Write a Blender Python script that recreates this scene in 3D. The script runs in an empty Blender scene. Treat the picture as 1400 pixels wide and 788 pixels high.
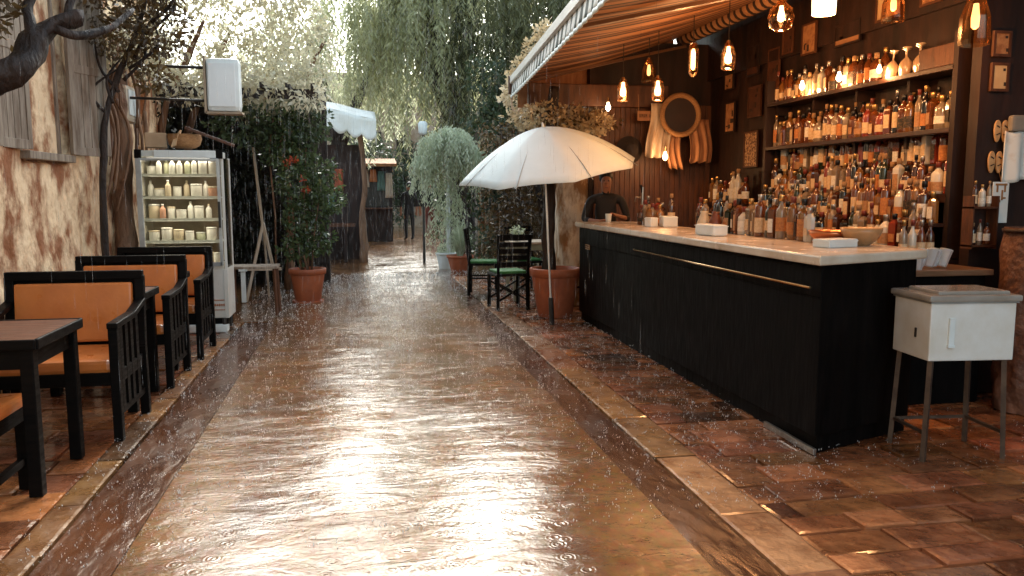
import bpy, bmesh, math, random
import numpy as np
from mathutils import Vector, Matrix, noise as mnoise
R = math.radians
D = bpy.data
scene = bpy.context.scene
COL = scene.collection
rng = random.Random(7)

# ------------------------------------------------------------------ materials
MATS = {}
def pmat(name, c1, c2=None, rough=.6, rough2=None, nscale=4.0, stretch=(1, 1, 1), bump=0.0, bscale=30.0, bdist=.01,
         metal=0.0, ior=1.45, coat=0.0, coat_rough=.1, trans=0.0, sss=0.0, attr=None, objvar=0.0, contrast=(.35, .65), alpha=1.0, spectint=None):
    if name in MATS: return MATS[name]
    m = D.materials.new(name); m.use_nodes = True
    nt = m.node_tree; N = nt.nodes; L = nt.links
    p = N['Principled BSDF']
    p.inputs['Metallic'].default_value = metal; p.inputs['IOR'].default_value = ior
    p.inputs['Coat Weight'].default_value = coat; p.inputs['Coat Roughness'].default_value = coat_rough
    p.inputs['Transmission Weight'].default_value = trans; p.inputs['Alpha'].default_value = alpha
    if spectint: p.inputs['Specular Tint'].default_value = (*spectint, 1)
    tc = N.new('ShaderNodeTexCoord'); mp = N.new('ShaderNodeMapping'); mp.inputs['Scale'].default_value = stretch
    L.new(tc.outputs['Object'], mp.inputs['Vector'])
    nz = N.new('ShaderNodeTexNoise'); nz.inputs['Scale'].default_value = nscale; nz.inputs['Detail'].default_value = 6
    nz.inputs['Roughness'].default_value = .62
    L.new(mp.outputs['Vector'], nz.inputs['Vector'])
    rp = N.new('ShaderNodeMapRange'); rp.inputs[1].default_value = contrast[0]; rp.inputs[2].default_value = contrast[1]
    L.new(nz.outputs['Fac'], rp.inputs[0])
    mx = N.new('ShaderNodeMix'); mx.data_type = 'RGBA'
    mx.inputs[6].default_value = (*c1, 1); mx.inputs[7].default_value = (*(c2 or tuple(v * .72 for v in c1)), 1)
    L.new(rp.outputs[0], mx.inputs[0])
    col = mx.outputs[2]
    if attr:
        a = N.new('ShaderNodeAttribute'); a.attribute_name = attr
        mm = N.new('ShaderNodeMix'); mm.data_type = 'RGBA'; mm.blend_type = 'MULTIPLY'; mm.inputs[0].default_value = 1
        L.new(col, mm.inputs[6]); L.new(a.outputs['Color'], mm.inputs[7]); col = mm.outputs[2]
    if objvar:
        oi = N.new('ShaderNodeObjectInfo'); mr = N.new('ShaderNodeMapRange')
        mr.inputs[3].default_value = 1 - objvar; mr.inputs[4].default_value = 1 + objvar
        L.new(oi.outputs['Random'], mr.inputs[0])
        hv = N.new('ShaderNodeHueSaturation'); L.new(mr.outputs[0], hv.inputs['Value']); L.new(col, hv.inputs['Color']); col = hv.outputs[0]
    L.new(col, p.inputs['Base Color'])
    if rough2 is not None:
        rr = N.new('ShaderNodeMapRange'); rr.inputs[1].default_value = .3; rr.inputs[2].default_value = .7
        rr.inputs[3].default_value = rough; rr.inputs[4].default_value = rough2
        n2 = N.new('ShaderNodeTexNoise'); n2.inputs['Scale'].default_value = nscale * 1.7; n2.inputs['Detail'].default_value = 4
        L.new(mp.outputs['Vector'], n2.inputs['Vector']); L.new(n2.outputs['Fac'], rr.inputs[0]); L.new(rr.outputs[0], p.inputs['Roughness'])
    else:
        p.inputs['Roughness'].default_value = rough
    if bump:
        bz = N.new('ShaderNodeTexNoise'); bz.inputs['Scale'].default_value = bscale; bz.inputs['Detail'].default_value = 5
        L.new(mp.outputs['Vector'], bz.inputs['Vector'])
        b = N.new('ShaderNodeBump'); b.inputs['Strength'].default_value = bump; b.inputs['Distance'].default_value = bdist
        L.new(bz.outputs['Fac'], b.inputs['Height']); L.new(b.outputs[0], p.inputs['Normal'])
    MATS[name] = m
    return m

def leafmat(name, c1, c2, rough=.4, transl=.35, ior=1.45):
    m = D.materials.new(name); m.use_nodes = True
    nt = m.node_tree; N = nt.nodes; L = nt.links; p = N['Principled BSDF']; out = N['Material Output']
    a = N.new('ShaderNodeAttribute'); a.attribute_name = 'tint'
    mx = N.new('ShaderNodeMix'); mx.data_type = 'RGBA'; mx.inputs[6].default_value = (*c1, 1); mx.inputs[7].default_value = (*c2, 1)
    L.new(a.outputs['Fac'], mx.inputs[0]); L.new(mx.outputs[2], p.inputs['Base Color'])
    p.inputs['Roughness'].default_value = rough; p.inputs['IOR'].default_value = ior
    tr = N.new('ShaderNodeBsdfTranslucent'); L.new(mx.outputs[2], tr.inputs['Color'])
    ms = N.new('ShaderNodeMixShader'); ms.inputs[0].default_value = transl
    L.new(p.outputs[0], ms.inputs[1]); L.new(tr.outputs[0], ms.inputs[2]); L.new(ms.outputs[0], out.inputs[0])
    MATS[name] = m
    return m

def emat(name, col, strength):
    m = D.materials.new(name); m.use_nodes = True
    p = m.node_tree.nodes['Principled BSDF']
    p.inputs['Base Color'].default_value = (*[min(1, c) for c in col], 1)
    p.inputs['Emission Color'].default_value = (*col, 1); p.inputs['Emission Strength'].default_value = strength
    MATS[name] = m
    return m

# ------------------------------------------------------------------ mesh helpers
class MB:
    """collects shapes, links them as one mesh object"""
    def __init__(self): self.bm = bmesh.new()
    def box(self, c, s, rot=None, bev=0.0, mat=0):
        M = Matrix.Translation(Vector(c))
        if rot is not None:
            M = M @ (Matrix.Rotation(rot[2], 4, 'Z') @ Matrix.Rotation(rot[1], 4, 'Y') @ Matrix.Rotation(rot[0], 4, 'X'))
        M = M @ Matrix.Diagonal((*s, 1))
        r = bmesh.ops.create_cube(self.bm, size=1.0, matrix=M)
        fs = {f for v in r['verts'] for f in v.link_faces}
        for f in fs: f.material_index = mat
        if bev:
            es = list({e for v in r['verts'] for e in v.link_edges})
            rb = bmesh.ops.bevel(self.bm, geom=es, offset=bev, segments=2, profile=.6, affect='EDGES')
            for f in rb['faces']: f.material_index = mat
        return self
    def bar(self, p0, p1, w, h=None, mat=0, bev=0.0):
        """square-section bar from p0 to p1"""
        p0, p1 = Vector(p0), Vector(p1); d = p1 - p0
        q = d.to_track_quat('Z', 'X' if abs(d.normalized().z) > .7 else 'Y')
        M = Matrix.Translation((p0 + p1) / 2) @ q.to_matrix().to_4x4() @ Matrix.Diagonal((w, h or w, d.length, 1))
        r = bmesh.ops.create_cube(self.bm, size=1.0, matrix=M)
        for f in {f for v in r['verts'] for f in v.link_faces}: f.material_index = mat
        if bev:
            es = list({e for v in r['verts'] for e in v.link_edges})
            bmesh.ops.bevel(self.bm, geom=es, offset=bev, segments=1, affect='EDGES')
        return self
    def cyl(self, p0, p1, r0, r1=None, seg=12, mat=0, caps=True):
        p0, p1 = Vector(p0), Vector(p1); d = p1 - p0
        M = Matrix.Translation((p0 + p1) / 2) @ d.to_track_quat('Z', 'Y').to_matrix().to_4x4()
        r = bmesh.ops.create_cone(self.bm, cap_ends=caps, segments=seg, radius1=max(r0, 1e-4), radius2=max(r0 if r1 is None else r1, 1e-4), depth=d.length, matrix=M)
        for f in {f for v in r['verts'] for f in v.link_faces}: f.material_index = mat
        return self
    def tube(self, pts, rad, seg=8, mat=0, wob=0.0):
        pts = [Vector(p) for p in pts]; n = len(pts)
        rads = list(rad) if isinstance(rad, (list, tuple)) else [rad] * n
        if wob and max(rads) > .015:      # woody limb: smooth the path, then knots and bends
            P_, R_ = [], []
            for i in range(n - 1):
                a0, a1, a2, a3 = pts[max(i - 1, 0)], pts[i], pts[i + 1], pts[min(i + 2, n - 1)]
                for k in range(5):
                    t = k / 5; c_ = .5 * ((2 * a1) + (a2 - a0) * t + (2 * a0 - 5 * a1 + 4 * a2 - a3) * t * t + (3 * a1 - a0 - 3 * a2 + a3) * t ** 3)
                    r_ = rads[i] * (1 - t) + rads[i + 1] * t
                    if i or k: c_ = c_ + mnoise.noise_vector(c_ * (1.1 / max(r_, .03) ** .5)) * r_ * .45 * wob * 2
                    P_.append(c_); R_.append(r_ * (1 + .35 * wob * mnoise.noise(c_ * 6 + Vector((7, 1, 3)))))
            P_.append(pts[-1]); R_.append(rads[-1]); pts, rads, n = P_, R_, len(P_); wob *= 1.3
        rings = []
        for i, p in enumerate(pts):
            d = (pts[min(i + 1, n - 1)] - pts[max(i - 1, 0)]).normalized()
            a = d.orthogonal().normalized() if i == 0 else (pa - pa.dot(d) * d).normalized()
            pa = a; b = d.cross(a)
            ring = []
            for k in range(seg):
                t = 2 * math.pi * k / seg
                rr = rads[i] * (1 + wob * (mnoise.noise(p * 5 + Vector((math.cos(t), math.sin(t), 0)) * 1.3)))
                ring.append(self.bm.verts.new(p + (a * math.cos(t) + b * math.sin(t)) * rr))
            rings.append(ring)
        for i in range(n - 1):
            for k in range(seg):
                f = self.bm.faces.new((rings[i][k], rings[i][(k + 1) % seg], rings[i + 1][(k + 1) % seg], rings[i + 1][k])); f.material_index = mat; f.smooth = True
        for rg, rev in ((rings[0], True), (rings[-1], False)):
            f = self.bm.faces.new(rg[::-1] if rev else rg); f.material_index = mat
        return self
    def lathe(self, prof, c=(0, 0, 0), seg=20, mat=0, smooth=True, close=True):
        c = Vector(c); rings = []
        for r, z in prof:
            rings.append([self.bm.verts.new(c + Vector((r * math.cos(2 * math.pi * k / seg), r * math.sin(2 * math.pi * k / seg), z))) for k in range(seg)])
        for i in range(len(rings) - 1):
            for k in range(seg):
                f = self.bm.faces.new((rings[i][k], rings[i][(k + 1) % seg], rings[i + 1][(k + 1) % seg], rings[i + 1][k])); f.smooth = smooth; f.material_index = mat
        if close:
            f = self.bm.faces.new(rings[0][::-1]); f.material_index = mat
            f = self.bm.faces.new(rings[-1]); f.material_index = mat
        return self
    def ball(self, c, r, sub=2, sc=(1, 1, 1), mat=0, wob=0.0):
        M = Matrix.Translation(Vector(c)) @ Matrix.Diagonal((*sc, 1))
        q = bmesh.ops.create_icosphere(self.bm, subdivisions=sub, radius=r, matrix=M)
        for v in q['verts']:
            if wob: v.co += (v.co - Vector(c)) * wob * mnoise.noise(v.co * 9)
        for f in {f for v in q['verts'] for f in v.link_faces}: f.material_index = mat; f.smooth = True
        return self
    def face(self, pts, mat=0, smooth=False):
        f = self.bm.faces.new([self.bm.verts.new(Vector(p)) for p in pts]); f.material_index = mat; f.smooth = smooth
        return self
    def prism(self, pts, vec, mat=0):
        v = Vector(vec); a = [self.bm.verts.new(Vector(p)) for p in pts]; b = [self.bm.verts.new(Vector(p) + v) for p in pts]
        n = len(a); fs = [self.bm.faces.new(a[::-1]), self.bm.faces.new(b)]
        for i in range(n): fs.append(self.bm.faces.new((a[i], a[(i + 1) % n], b[(i + 1) % n], b[i])))
        for f in fs: f.material_index = mat
        return self
    def grid(self, fn, nu, nv, mat=0, smooth=True):
        vs = [[self.bm.verts.new(Vector(fn(i / nu, j / nv))) for j in range(nv + 1)] for i in range(nu + 1)]
        for i in range(nu):
            for j in range(nv):
                f = self.bm.faces.new((vs[i][j], vs[i + 1][j], vs[i + 1][j + 1], vs[i][j + 1])); f.smooth = smooth; f.material_index = mat
        return self
    def build(self, name, mats, parent=None, bevel=0.0, solid=0.0, fixn=True):
        me = D.meshes.new(name)
        if fixn: bmesh.ops.recalc_face_normals(self.bm, faces=self.bm.faces)
        self.bm.to_mesh(me); self.bm.free()
        for m in (mats if isinstance(mats, (list, tuple)) else [mats]): me.materials.append(m)
        o = D.objects.new(name, me); COL.objects.link(o)
        if parent is not None: o.parent = parent
        if solid:
            s = o.modifiers.new('solid', 'SOLIDIFY'); s.thickness = solid; s.offset = 0
        if bevel:
            b = o.modifiers.new('bevel', 'BEVEL'); b.width = bevel; b.segments = 2; b.limit_method = 'ANGLE'; b.angle_limit = R(40)
        return o

def tag(o, label, cat, group=None, kind=None):
    o['label'] = label; o['category'] = cat
    if group: o['group'] = group
    if kind: o['kind'] = kind
    return o
def thing(name, label, cat, loc=(0, 0, 0), rz=0.0, group=None):
    o = D.objects.new(name, None); COL.objects.link(o); o.location = loc; o.rotation_euler = (0, 0, rz); o.empty_display_size = .1
    return tag(o, label, cat, group)
def struct(o, label=None):
    o['kind'] = 'structure'
    if label: o['label'] = label
    return o
def dup(root, loc, rz=None, label=None, group=None):
    r = root.copy(); COL.objects.link(r); r.location = loc
    if rz is not None: r.rotation_euler = (0, 0, rz)
    if label: r['label'] = label
    if group: r['group'] = group
    for ch in list(root.children):
        c = ch.copy(); COL.objects.link(c); c.parent = r
        for g in list(ch.children):
            d = g.copy(); COL.objects.link(d); d.parent = c
    return r

def raw_mesh(name, V, F, mat, parent=None, tint=None, smooth=False):
    """V (n,3); F (m,k) arrays, k = 3 or 4; tint per face 0..1"""
    me = D.meshes.new(name); k = F.shape[1]
    me.vertices.add(len(V)); me.vertices.foreach_set('co', np.asarray(V, np.float32).ravel())
    me.loops.add(F.size); me.loops.foreach_set('vertex_index', F.astype(np.int32).ravel())
    me.polygons.add(len(F)); me.polygons.foreach_set('loop_start', np.arange(0, F.size, k, dtype=np.int32))
    me.update(calc_edges=True); me.validate()
    if tint is not None:
        at = me.attributes.new('tint', 'FLOAT', 'FACE'); at.data.foreach_set('value', np.asarray(tint, np.float32))
    me.materials.append(mat)
    o = D.objects.new(name, me); COL.objects.link(o)
    if parent is not None: o.parent = parent
    return o

def leaf_geo(P, Dr, size, aspect, g, tint):
    """rhombic folded leaves at points P pointing along Dr"""
    n = len(P); Dr = Dr / np.linalg.norm(Dr, axis=1, keepdims=True)
    ref = g.normal(size=(n, 3)); S = np.cross(Dr, ref); S /= np.linalg.norm(S, axis=1, keepdims=True) + 1e-9
    Nn = np.cross(S, Dr)
    L = (size * g.uniform(.6, 1.35, n))[:, None]; W = L * aspect
    b = P; t = P + Dr * L; m = P + Dr * L * .45 - Nn * W * .18
    V = np.stack([b, m + S * W * .5 + Nn * W * .25, t, m - S * W * .5 + Nn * W * .25], 1).reshape(-1, 3)
    F = np.arange(4 * n).reshape(-1, 4)
    return V, F, tint

def leaf_cloud(name, mat, clumps, n, size, aspect=.45, droop=.3, up=.0, seed=1, parent=None, shell=.35, flat=0.0):
    """leaves scattered through ellipsoid clumps (cx,cy,cz,rx,ry,rz)"""
    g = np.random.default_rng(seed); C = np.array(clumps, float)
    w = (C[:, 3] * C[:, 4] * C[:, 5]) ** .67; idx = g.choice(len(C), n, p=w / w.sum())
    d = g.normal(size=(n, 3)); d /= np.linalg.norm(d, axis=1, keepdims=True)
    r = g.uniform(shell, 1.0, n) ** .6
    r *= 1 + .22 * np.sin(d[:, 0] * 5 + idx) * np.cos(d[:, 2] * 6 + idx * 1.7)
    P = C[idx, :3] + d * C[idx, 3:] * r[:, None]
    Dr = d * .6 + g.normal(size=(n, 3)) * .7; Dr[:, 2] += up - droop
    ct = g.uniform(0, 1, len(C))
    tint = np.clip(.55 * ct[idx] + .45 * g.uniform(0, 1, n), 0, 1)
    V, F, t = leaf_geo(P, Dr, size, aspect, g, tint)
    keep = np.repeat(P[:, 2] > .02, 4)
    V[~keep] = V[~keep] * 0 + np.array(clumps[0][:3])
    return raw_mesh(name, V, F, mat, parent, t)

def weep_cloud(name, mat, clumps, nstr, length, step, size, aspect=.2, seed=1, parent=None, sway=.08):
    """hanging strands of narrow leaflets, as on a pepper tree or willow"""
    g = np.random.default_rng(seed); C = np.array(clumps, float)
    w = (C[:, 3] * C[:, 4] * C[:, 5]) ** .67; idx = g.choice(len(C), nstr, p=w / w.sum())
    d = g.normal(size=(nstr, 3)); d /= np.linalg.norm(d, axis=1, keepdims=True)
    P0 = C[idx, :3] + d * C[idx, 3:] * (g.uniform(.35, 1, nstr) ** .5)[:, None]
    ct = g.uniform(0, 1, len(C)); PP, DD, TT = [], [], []
    Ls = length * g.uniform(.45, 1.3, nstr); hv = g.normal(size=(nstr, 2)) * sway
    st = g.uniform(0, 1, nstr)
    for k in range(int(length * 1.3 / step)):
        s = k * step; ok = s < Ls
        if not ok.any(): break
        out = np.stack([d[:, 0] * .25 * np.sqrt(s + .001) + hv[:, 0] * s, d[:, 1] * .25 * np.sqrt(s + .001) + hv[:, 1] * s, np.full(nstr, .12 * math.sin(min(s * 5, 3.1)) - s)], 1)
        p = (P0 + out)[ok]; m = len(p)
        for sg in (-1, 1):
            a = g.uniform(0, 6.28, m)
            DD.append(np.stack([np.cos(a) * .6, np.sin(a) * .6, -1 + g.uniform(-.3, .5, m)], 1)); PP.append(p + g.normal(size=(m, 3)) * .02)
            TT.append(np.clip(.5 * ct[idx][ok] + .3 * st[ok] + .2 * g.uniform(0, 1, m), 0, 1))
    V, F, t = leaf_geo(np.concatenate(PP), np.concatenate(DD), size, aspect, g, np.concatenate(TT))
    return raw_mesh(name, V, F, mat, parent, t)

def blades(name, mat, c, n, h, spread, w, seed, parent=None):
    """arching grass blades from one foot"""
    g = np.random.default_rng(seed); V, F, T = [], [], []
    for i in range(n):
        a = g.uniform(0, 6.28); s = spread * g.uniform(.15, 1); hh = h * g.uniform(.6, 1.1) * (1 - .35 * s / spread)
        dx, dy = math.cos(a), math.sin(a); sx, sy = -dy, dx; b0 = len(V)
        for k in range(6):
            t = k / 5; ww = w * (1 - t) ** .7 + .0008; r = .06 * g.uniform(0, 1) * (1 - t) + s * t ** 1.6; z = hh * (t * 1.25 - .35 * t * t * (1 + s / spread))
            x, y = c[0] + dx * r, c[1] + dy * r
            V += [(x - sx * ww, y - sy * ww, c[2] + z), (x + sx * ww, y + sy * ww, c[2] + z)]
        tt = g.uniform(0, 1)
        for k in range(5):
            F.append((b0 + 2 * k, b0 + 2 * k + 1, b0 + 2 * k + 3, b0 + 2 * k + 2)); T.append(tt)
    return raw_mesh(name, np.array(V), np.array(F), mat, parent, np.array(T))

def skin_body(joints, edges, radii, name, sub=2):
    me = D.meshes.new(name); me.from_pydata([Vector(j) for j in joints], edges, [])
    o = D.objects.new(name, me); COL.objects.link(o)
    sk = o.modifiers.new('skin', 'SKIN'); ss = o.modifiers.new('sub', 'SUBSURF'); ss.levels = ss.render_levels = sub
    for i, v in enumerate(me.skin_vertices[0].data):
        r = radii[i]; v.radius = r if isinstance(r, tuple) else (r, r); v.use_root = (i == 0)
    dg = bpy.context.evaluated_depsgraph_get(); dg.update()
    ev = D.meshes.new_from_object(o.evaluated_get(dg)); D.objects.remove(o); D.meshes.remove(me)
    return ev

# ------------------------------------------------------------------ palette
black = pmat('black_lacquered_wood', (.0035, .003, .0027), (.007, .005, .004), rough=.32, rough2=.55, nscale=6, stretch=(1, 1, 6), bump=.15, bscale=20, ior=1.15)
blackpanel = pmat('black_painted_boards', (.0022, .0019, .0017), (.006, .0045, .004), rough=.45, rough2=.65, nscale=5, stretch=(3, 3, .6), bump=.25, bscale=14, ior=1.15)
orange = pmat('orange_leatherette', (.60, .175, .036), (.50, .135, .028), rough=.22, rough2=.5, nscale=5, bump=.35, bscale=14, bdist=.006, objvar=.12)
tabletop_m = pmat('wet_brown_table_wood', (.14, .045, .018), (.05, .017, .008), rough=.35, rough2=.6, nscale=4, stretch=(1, 9, 1), bump=.2, bscale=10, ior=1.3, spectint=(1, .6, .4))
terracotta = pmat('terracotta', (.40, .105, .038), (.27, .07, .028), rough=.5, rough2=.75, nscale=5, bump=.15, bscale=40, objvar=.1)
soil = pmat('wet_soil', (.02, .012, .008), (.04, .024, .014), rough=.8, nscale=20, bump=.8, bscale=40)
white = pmat('white_enamel', (.66, .65, .60), (.50, .46, .38), rough=.35, nscale=2, contrast=(.3, .8))
whiteplastic = pmat('white_plastic', (.72, .76, .74), (.64, .66, .62), rough=.45, nscale=5, bump=.06, bscale=12)
grey_alu = pmat('grey_aluminium', (.5, .51, .5), (.36, .35, .33), rough=.35, metal=.6, nscale=6)
darkmetal = pmat('dark_metal', (.03, .027, .025), (.06, .05, .042), rough=.4, metal=.5, nscale=8)
steel = pmat('steel', (.42, .38, .33), (.25, .2, .16), rough=.3, metal=.9, nscale=8)
brass = pmat('brass', (.62, .40, .20), (.38, .22, .10), rough=.25, metal=.95, nscale=9)
copper = pmat('copper', (.60, .22, .09), (.4, .13, .05), rough=.28, metal=.9, nscale=7)
canvas = pmat('white_canvas', (.73, .80, .79), (.66, .73, .72), rough=.7, nscale=2.5, bump=.15, bscale=9, bdist=.01)
plaster = pmat('peeling_plaster', (.88, .64, .39), (.30, .11, .04), rough=.7, rough2=.95, nscale=3.6, stretch=(1, 1, .75), bump=1.0, bscale=8, bdist=.06, contrast=(.44, .6))
pale_plaster = pmat('flaking_pale_plaster', (.70, .60, .47), (.30, .16, .07), rough=.8, nscale=5, stretch=(1, 1, .45), bump=.8, bscale=9, bdist=.03, contrast=(.45, .58))
darkwood = pmat('dark_bar_wood', (.032, .010, .0045), (.010, .004, .0025), rough=.5, rough2=.7, nscale=5, stretch=(1.5, 1.5, .35), bump=.2, bscale=14)
midwood = pmat('brown_wood', (.12, .042, .016), (.05, .017, .007), rough=.5, nscale=5, stretch=(4, 4, .7), bump=.2, bscale=20)
shelfwood = pmat('red_brown_shelf_wood', (.045, .015, .007), (.02, .007, .004), rough=.4, nscale=5, stretch=(5, .6, 5), bump=.15, bscale=20)
bark = pmat('wet_bark', (.034, .017, .010), (.008, .005, .004), rough=.65, nscale=9, stretch=(1, 1, .35), bump=1.0, bscale=22, bdist=.04)
palebark = pmat('pale_twisted_bark', (.26, .14, .075), (.10, .045, .022), rough=.75, nscale=6, stretch=(2, 2, .3), bump=.9, bscale=14, bdist=.03)
counter_m = pmat('marble_counter', (.74, .63, .50), (.55, .40, .27), rough=.14, rough2=.3, nscale=4, contrast=(.3, .7), bump=.05, bscale=12)
glass = pmat('clear_glass', (.95, .95, .93), (.9, .9, .88), rough=.05, trans=1.0, ior=1.3)
paper = pmat('cream_paper', (.58, .40, .24), (.46, .29, .16), rough=.8, nscale=8, objvar=.3)
whitepaper = pmat('white_paper', (.74, .75, .72), (.66, .64, .58), rough=.7, nscale=5)
ink = pmat('dark_ink', (.02, .012, .008), (.035, .018, .012), rough=.7)
straw = pmat('straw_weave', (.42, .22, .09), (.26, .12, .045), rough=.75, nscale=40, stretch=(1, 1, 3), bump=.6, bscale=60)
cloth_tan = pmat('tan_cloth', (.46, .22, .10), (.25, .10, .045), rough=.85, nscale=5, stretch=(2, 2, .5), bump=.3, bscale=12)
cloth_pale = pmat('pale_cloth', (.66, .56, .44), (.42, .25, .13), rough=.85, nscale=4, stretch=(2, 2, .6), bump=.3, bscale=12)
greencush = pmat('green_cushion', (.03, .16, .03), (.02, .10, .02), rough=.7, nscale=5, bump=.2, bscale=60)

# ------------------------------------------------------------------ setting: wet ground
def road_mat():
    m = D.materials.new('wet_brown_street'); m.use_nodes = True
    nt = m.node_tree; N = nt.nodes; L = nt.links; p = N['Principled BSDF']
    tc = N.new('ShaderNodeTexCoord')
    def noise(scale, st, detail=4, rough=.55, dist=0):
        mp = N.new('ShaderNodeMapping'); mp.inputs['Scale'].default_value = st; L.new(tc.outputs['Object'], mp.inputs['Vector'])
        n = N.new('ShaderNodeTexNoise'); n.inputs['Scale'].default_value = scale; n.inputs['Detail'].default_value = detail
        n.inputs['Roughness'].default_value = rough; n.inputs['Distortion'].default_value = dist; L.new(mp.outputs['Vector'], n.inputs['Vector']); return n
    def ramp(n, a, b, c=0, d=1):
        r = N.new('ShaderNodeMapRange'); r.inputs[1].default_value = a; r.inputs[2].default_value = b; r.inputs[3].default_value = c; r.inputs[4].default_value = d
        L.new(n, r.inputs[0]); return r.outputs[0]
    big = noise(1.6, (1, .7, 1), 8, .7, .6); fine = noise(22, (1, .7, 1), 5, .7)
    mx = N.new('ShaderNodeMix'); mx.data_type = 'RGBA'; mx.inputs[6].default_value = (.36, .165, .060, 1); mx.inputs[7].default_value = (.13, .045, .015, 1)
    L.new(ramp(big.outputs['Fac'], .35, .68), mx.inputs[0])
    m2 = N.new('ShaderNodeMix'); m2.data_type = 'RGBA'; m2.blend_type = 'MULTIPLY'; m2.inputs[0].default_value = .75
    L.new(mx.outputs[2], m2.inputs[6]); L.new(fine.outputs['Color'], m2.inputs[7]); L.new(m2.outputs[2], p.inputs['Base Color'])
    L.new(ramp(noise(2.2, (1, .5, 1), 5).outputs['Fac'], .35, .65, .10, .26), p.inputs['Roughness'])
    p.inputs['IOR'].default_value = 1.3; p.inputs['Specular Tint'].default_value = (1, .8, .6, 1); L.new(ramp(noise(1.7, (.75, 1.0, 1), 9, .76, .5).outputs['Fac'], .42, .56, .10, 1.0), p.inputs['Coat Weight']); p.inputs['Coat Roughness'].default_value = .17; p.inputs['Coat IOR'].default_value = 1.38
    # wind ripples across the lane, finer chop, and rain rings
    w1 = noise(4.6, (.55, 1.35, 1), 6, .62, .6); w2 = noise(30, (.9, 1.1, 1), 4, .65)
    vo = N.new('ShaderNodeTexVoronoi'); vo.inputs['Scale'].default_value = 8; L.new(tc.outputs['Object'], vo.inputs['Vector'])
    sn = N.new('ShaderNodeMath'); sn.operation = 'SINE'
    mu = N.new('ShaderNodeMath'); mu.operation = 'MULTIPLY'; mu.inputs[1].default_value = 46; L.new(vo.outputs['Distance'], mu.inputs[0]); L.new(mu.outputs[0], sn.inputs[0])
    fall = ramp(vo.outputs['Distance'], .05, .42, 1, 0)
    rg = N.new('ShaderNodeMath'); rg.operation = 'MULTIPLY'; L.new(sn.outputs[0], rg.inputs[0]); L.new(fall, rg.inputs[1])
    def acc(a, b, k):
        q = N.new('ShaderNodeMath'); q.operation = 'MULTIPLY_ADD'; L.new(b, q.inputs[0]); q.inputs[1].default_value = k; L.new(a, q.inputs[2]); return q.outputs[0]
    md = N.new('ShaderNodeMath'); md.operation = 'MULTIPLY'; L.new(w1.outputs['Fac'], md.inputs[0]); L.new(ramp(noise(.9, (1, .6, 1), 3).outputs['Fac'], .3, .7, .15, 1.1), md.inputs[1])
    h = acc(md.outputs[0], w2.outputs['Fac'], .09); h = acc(h, rg.outputs[0], .035)
    b = N.new('ShaderNodeBump'); b.inputs['Strength'].default_value = .62; b.inputs['Distance'].default_value = .030
    L.new(h, b.inputs['Height']); L.new(b.outputs[0], p.inputs['Normal']); L.new(b.outputs[0], p.inputs['Coat Normal'])
    return m
roadm = road_mat()
wetdark = pmat('wet_dark_gutter_stone', (.105, .036, .013), (.05, .016, .007), rough=.15, rough2=.34, nscale=3, stretch=(1, .4, 1), bump=.7, bscale=13, bdist=.02, coat=.5, spectint=(1, .72, .5))
kerbm = pmat('wet_kerb_stone', (.32, .145, .06), (.15, .055, .02), rough=.18, rough2=.45, nscale=4, bump=.8, bscale=18, bdist=.012, coat=.4, spectint=(1, .8, .6), attr='tint3')
paverm = pmat('wet_brick_pavers', (.31, .11, .042), (.12, .038, .014), rough=.08, rough2=.42, nscale=4, bump=1.0, bscale=12, bdist=.018, coat=.45, spectint=(1, .72, .5), ior=1.4, attr='tint3')

def flat(name, x0, x1, y0, y1, z, mat, nx=1, ny=1):
    return struct(MB().grid(lambda u, v: (x0 + (x1 - x0) * u, y0 + (y1 - y0) * v, z), nx, ny, smooth=False).build(name, mat))
g = flat('ground', -60, 60, -20, 70, -.12, wetdark)
struct(MB().prism([(-.94, -4, -.08), (1.30, -4, -.08), (1.33, 12.2, -.08), (3.8, 12.6, -.08), (5.5, 60, -.08), (-6, 60, -.08), (-3.6, 9.2, -.08), (-.94, 9.2, -.08)], (0, 0, .072)).build('street', roadm))
flat('gutter', -1.25, -.945, -4, 9.15, -.010, wetdark)
flat('gutter', 1.305, 1.545, -4, 12.2, -.010, wetdark)

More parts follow.
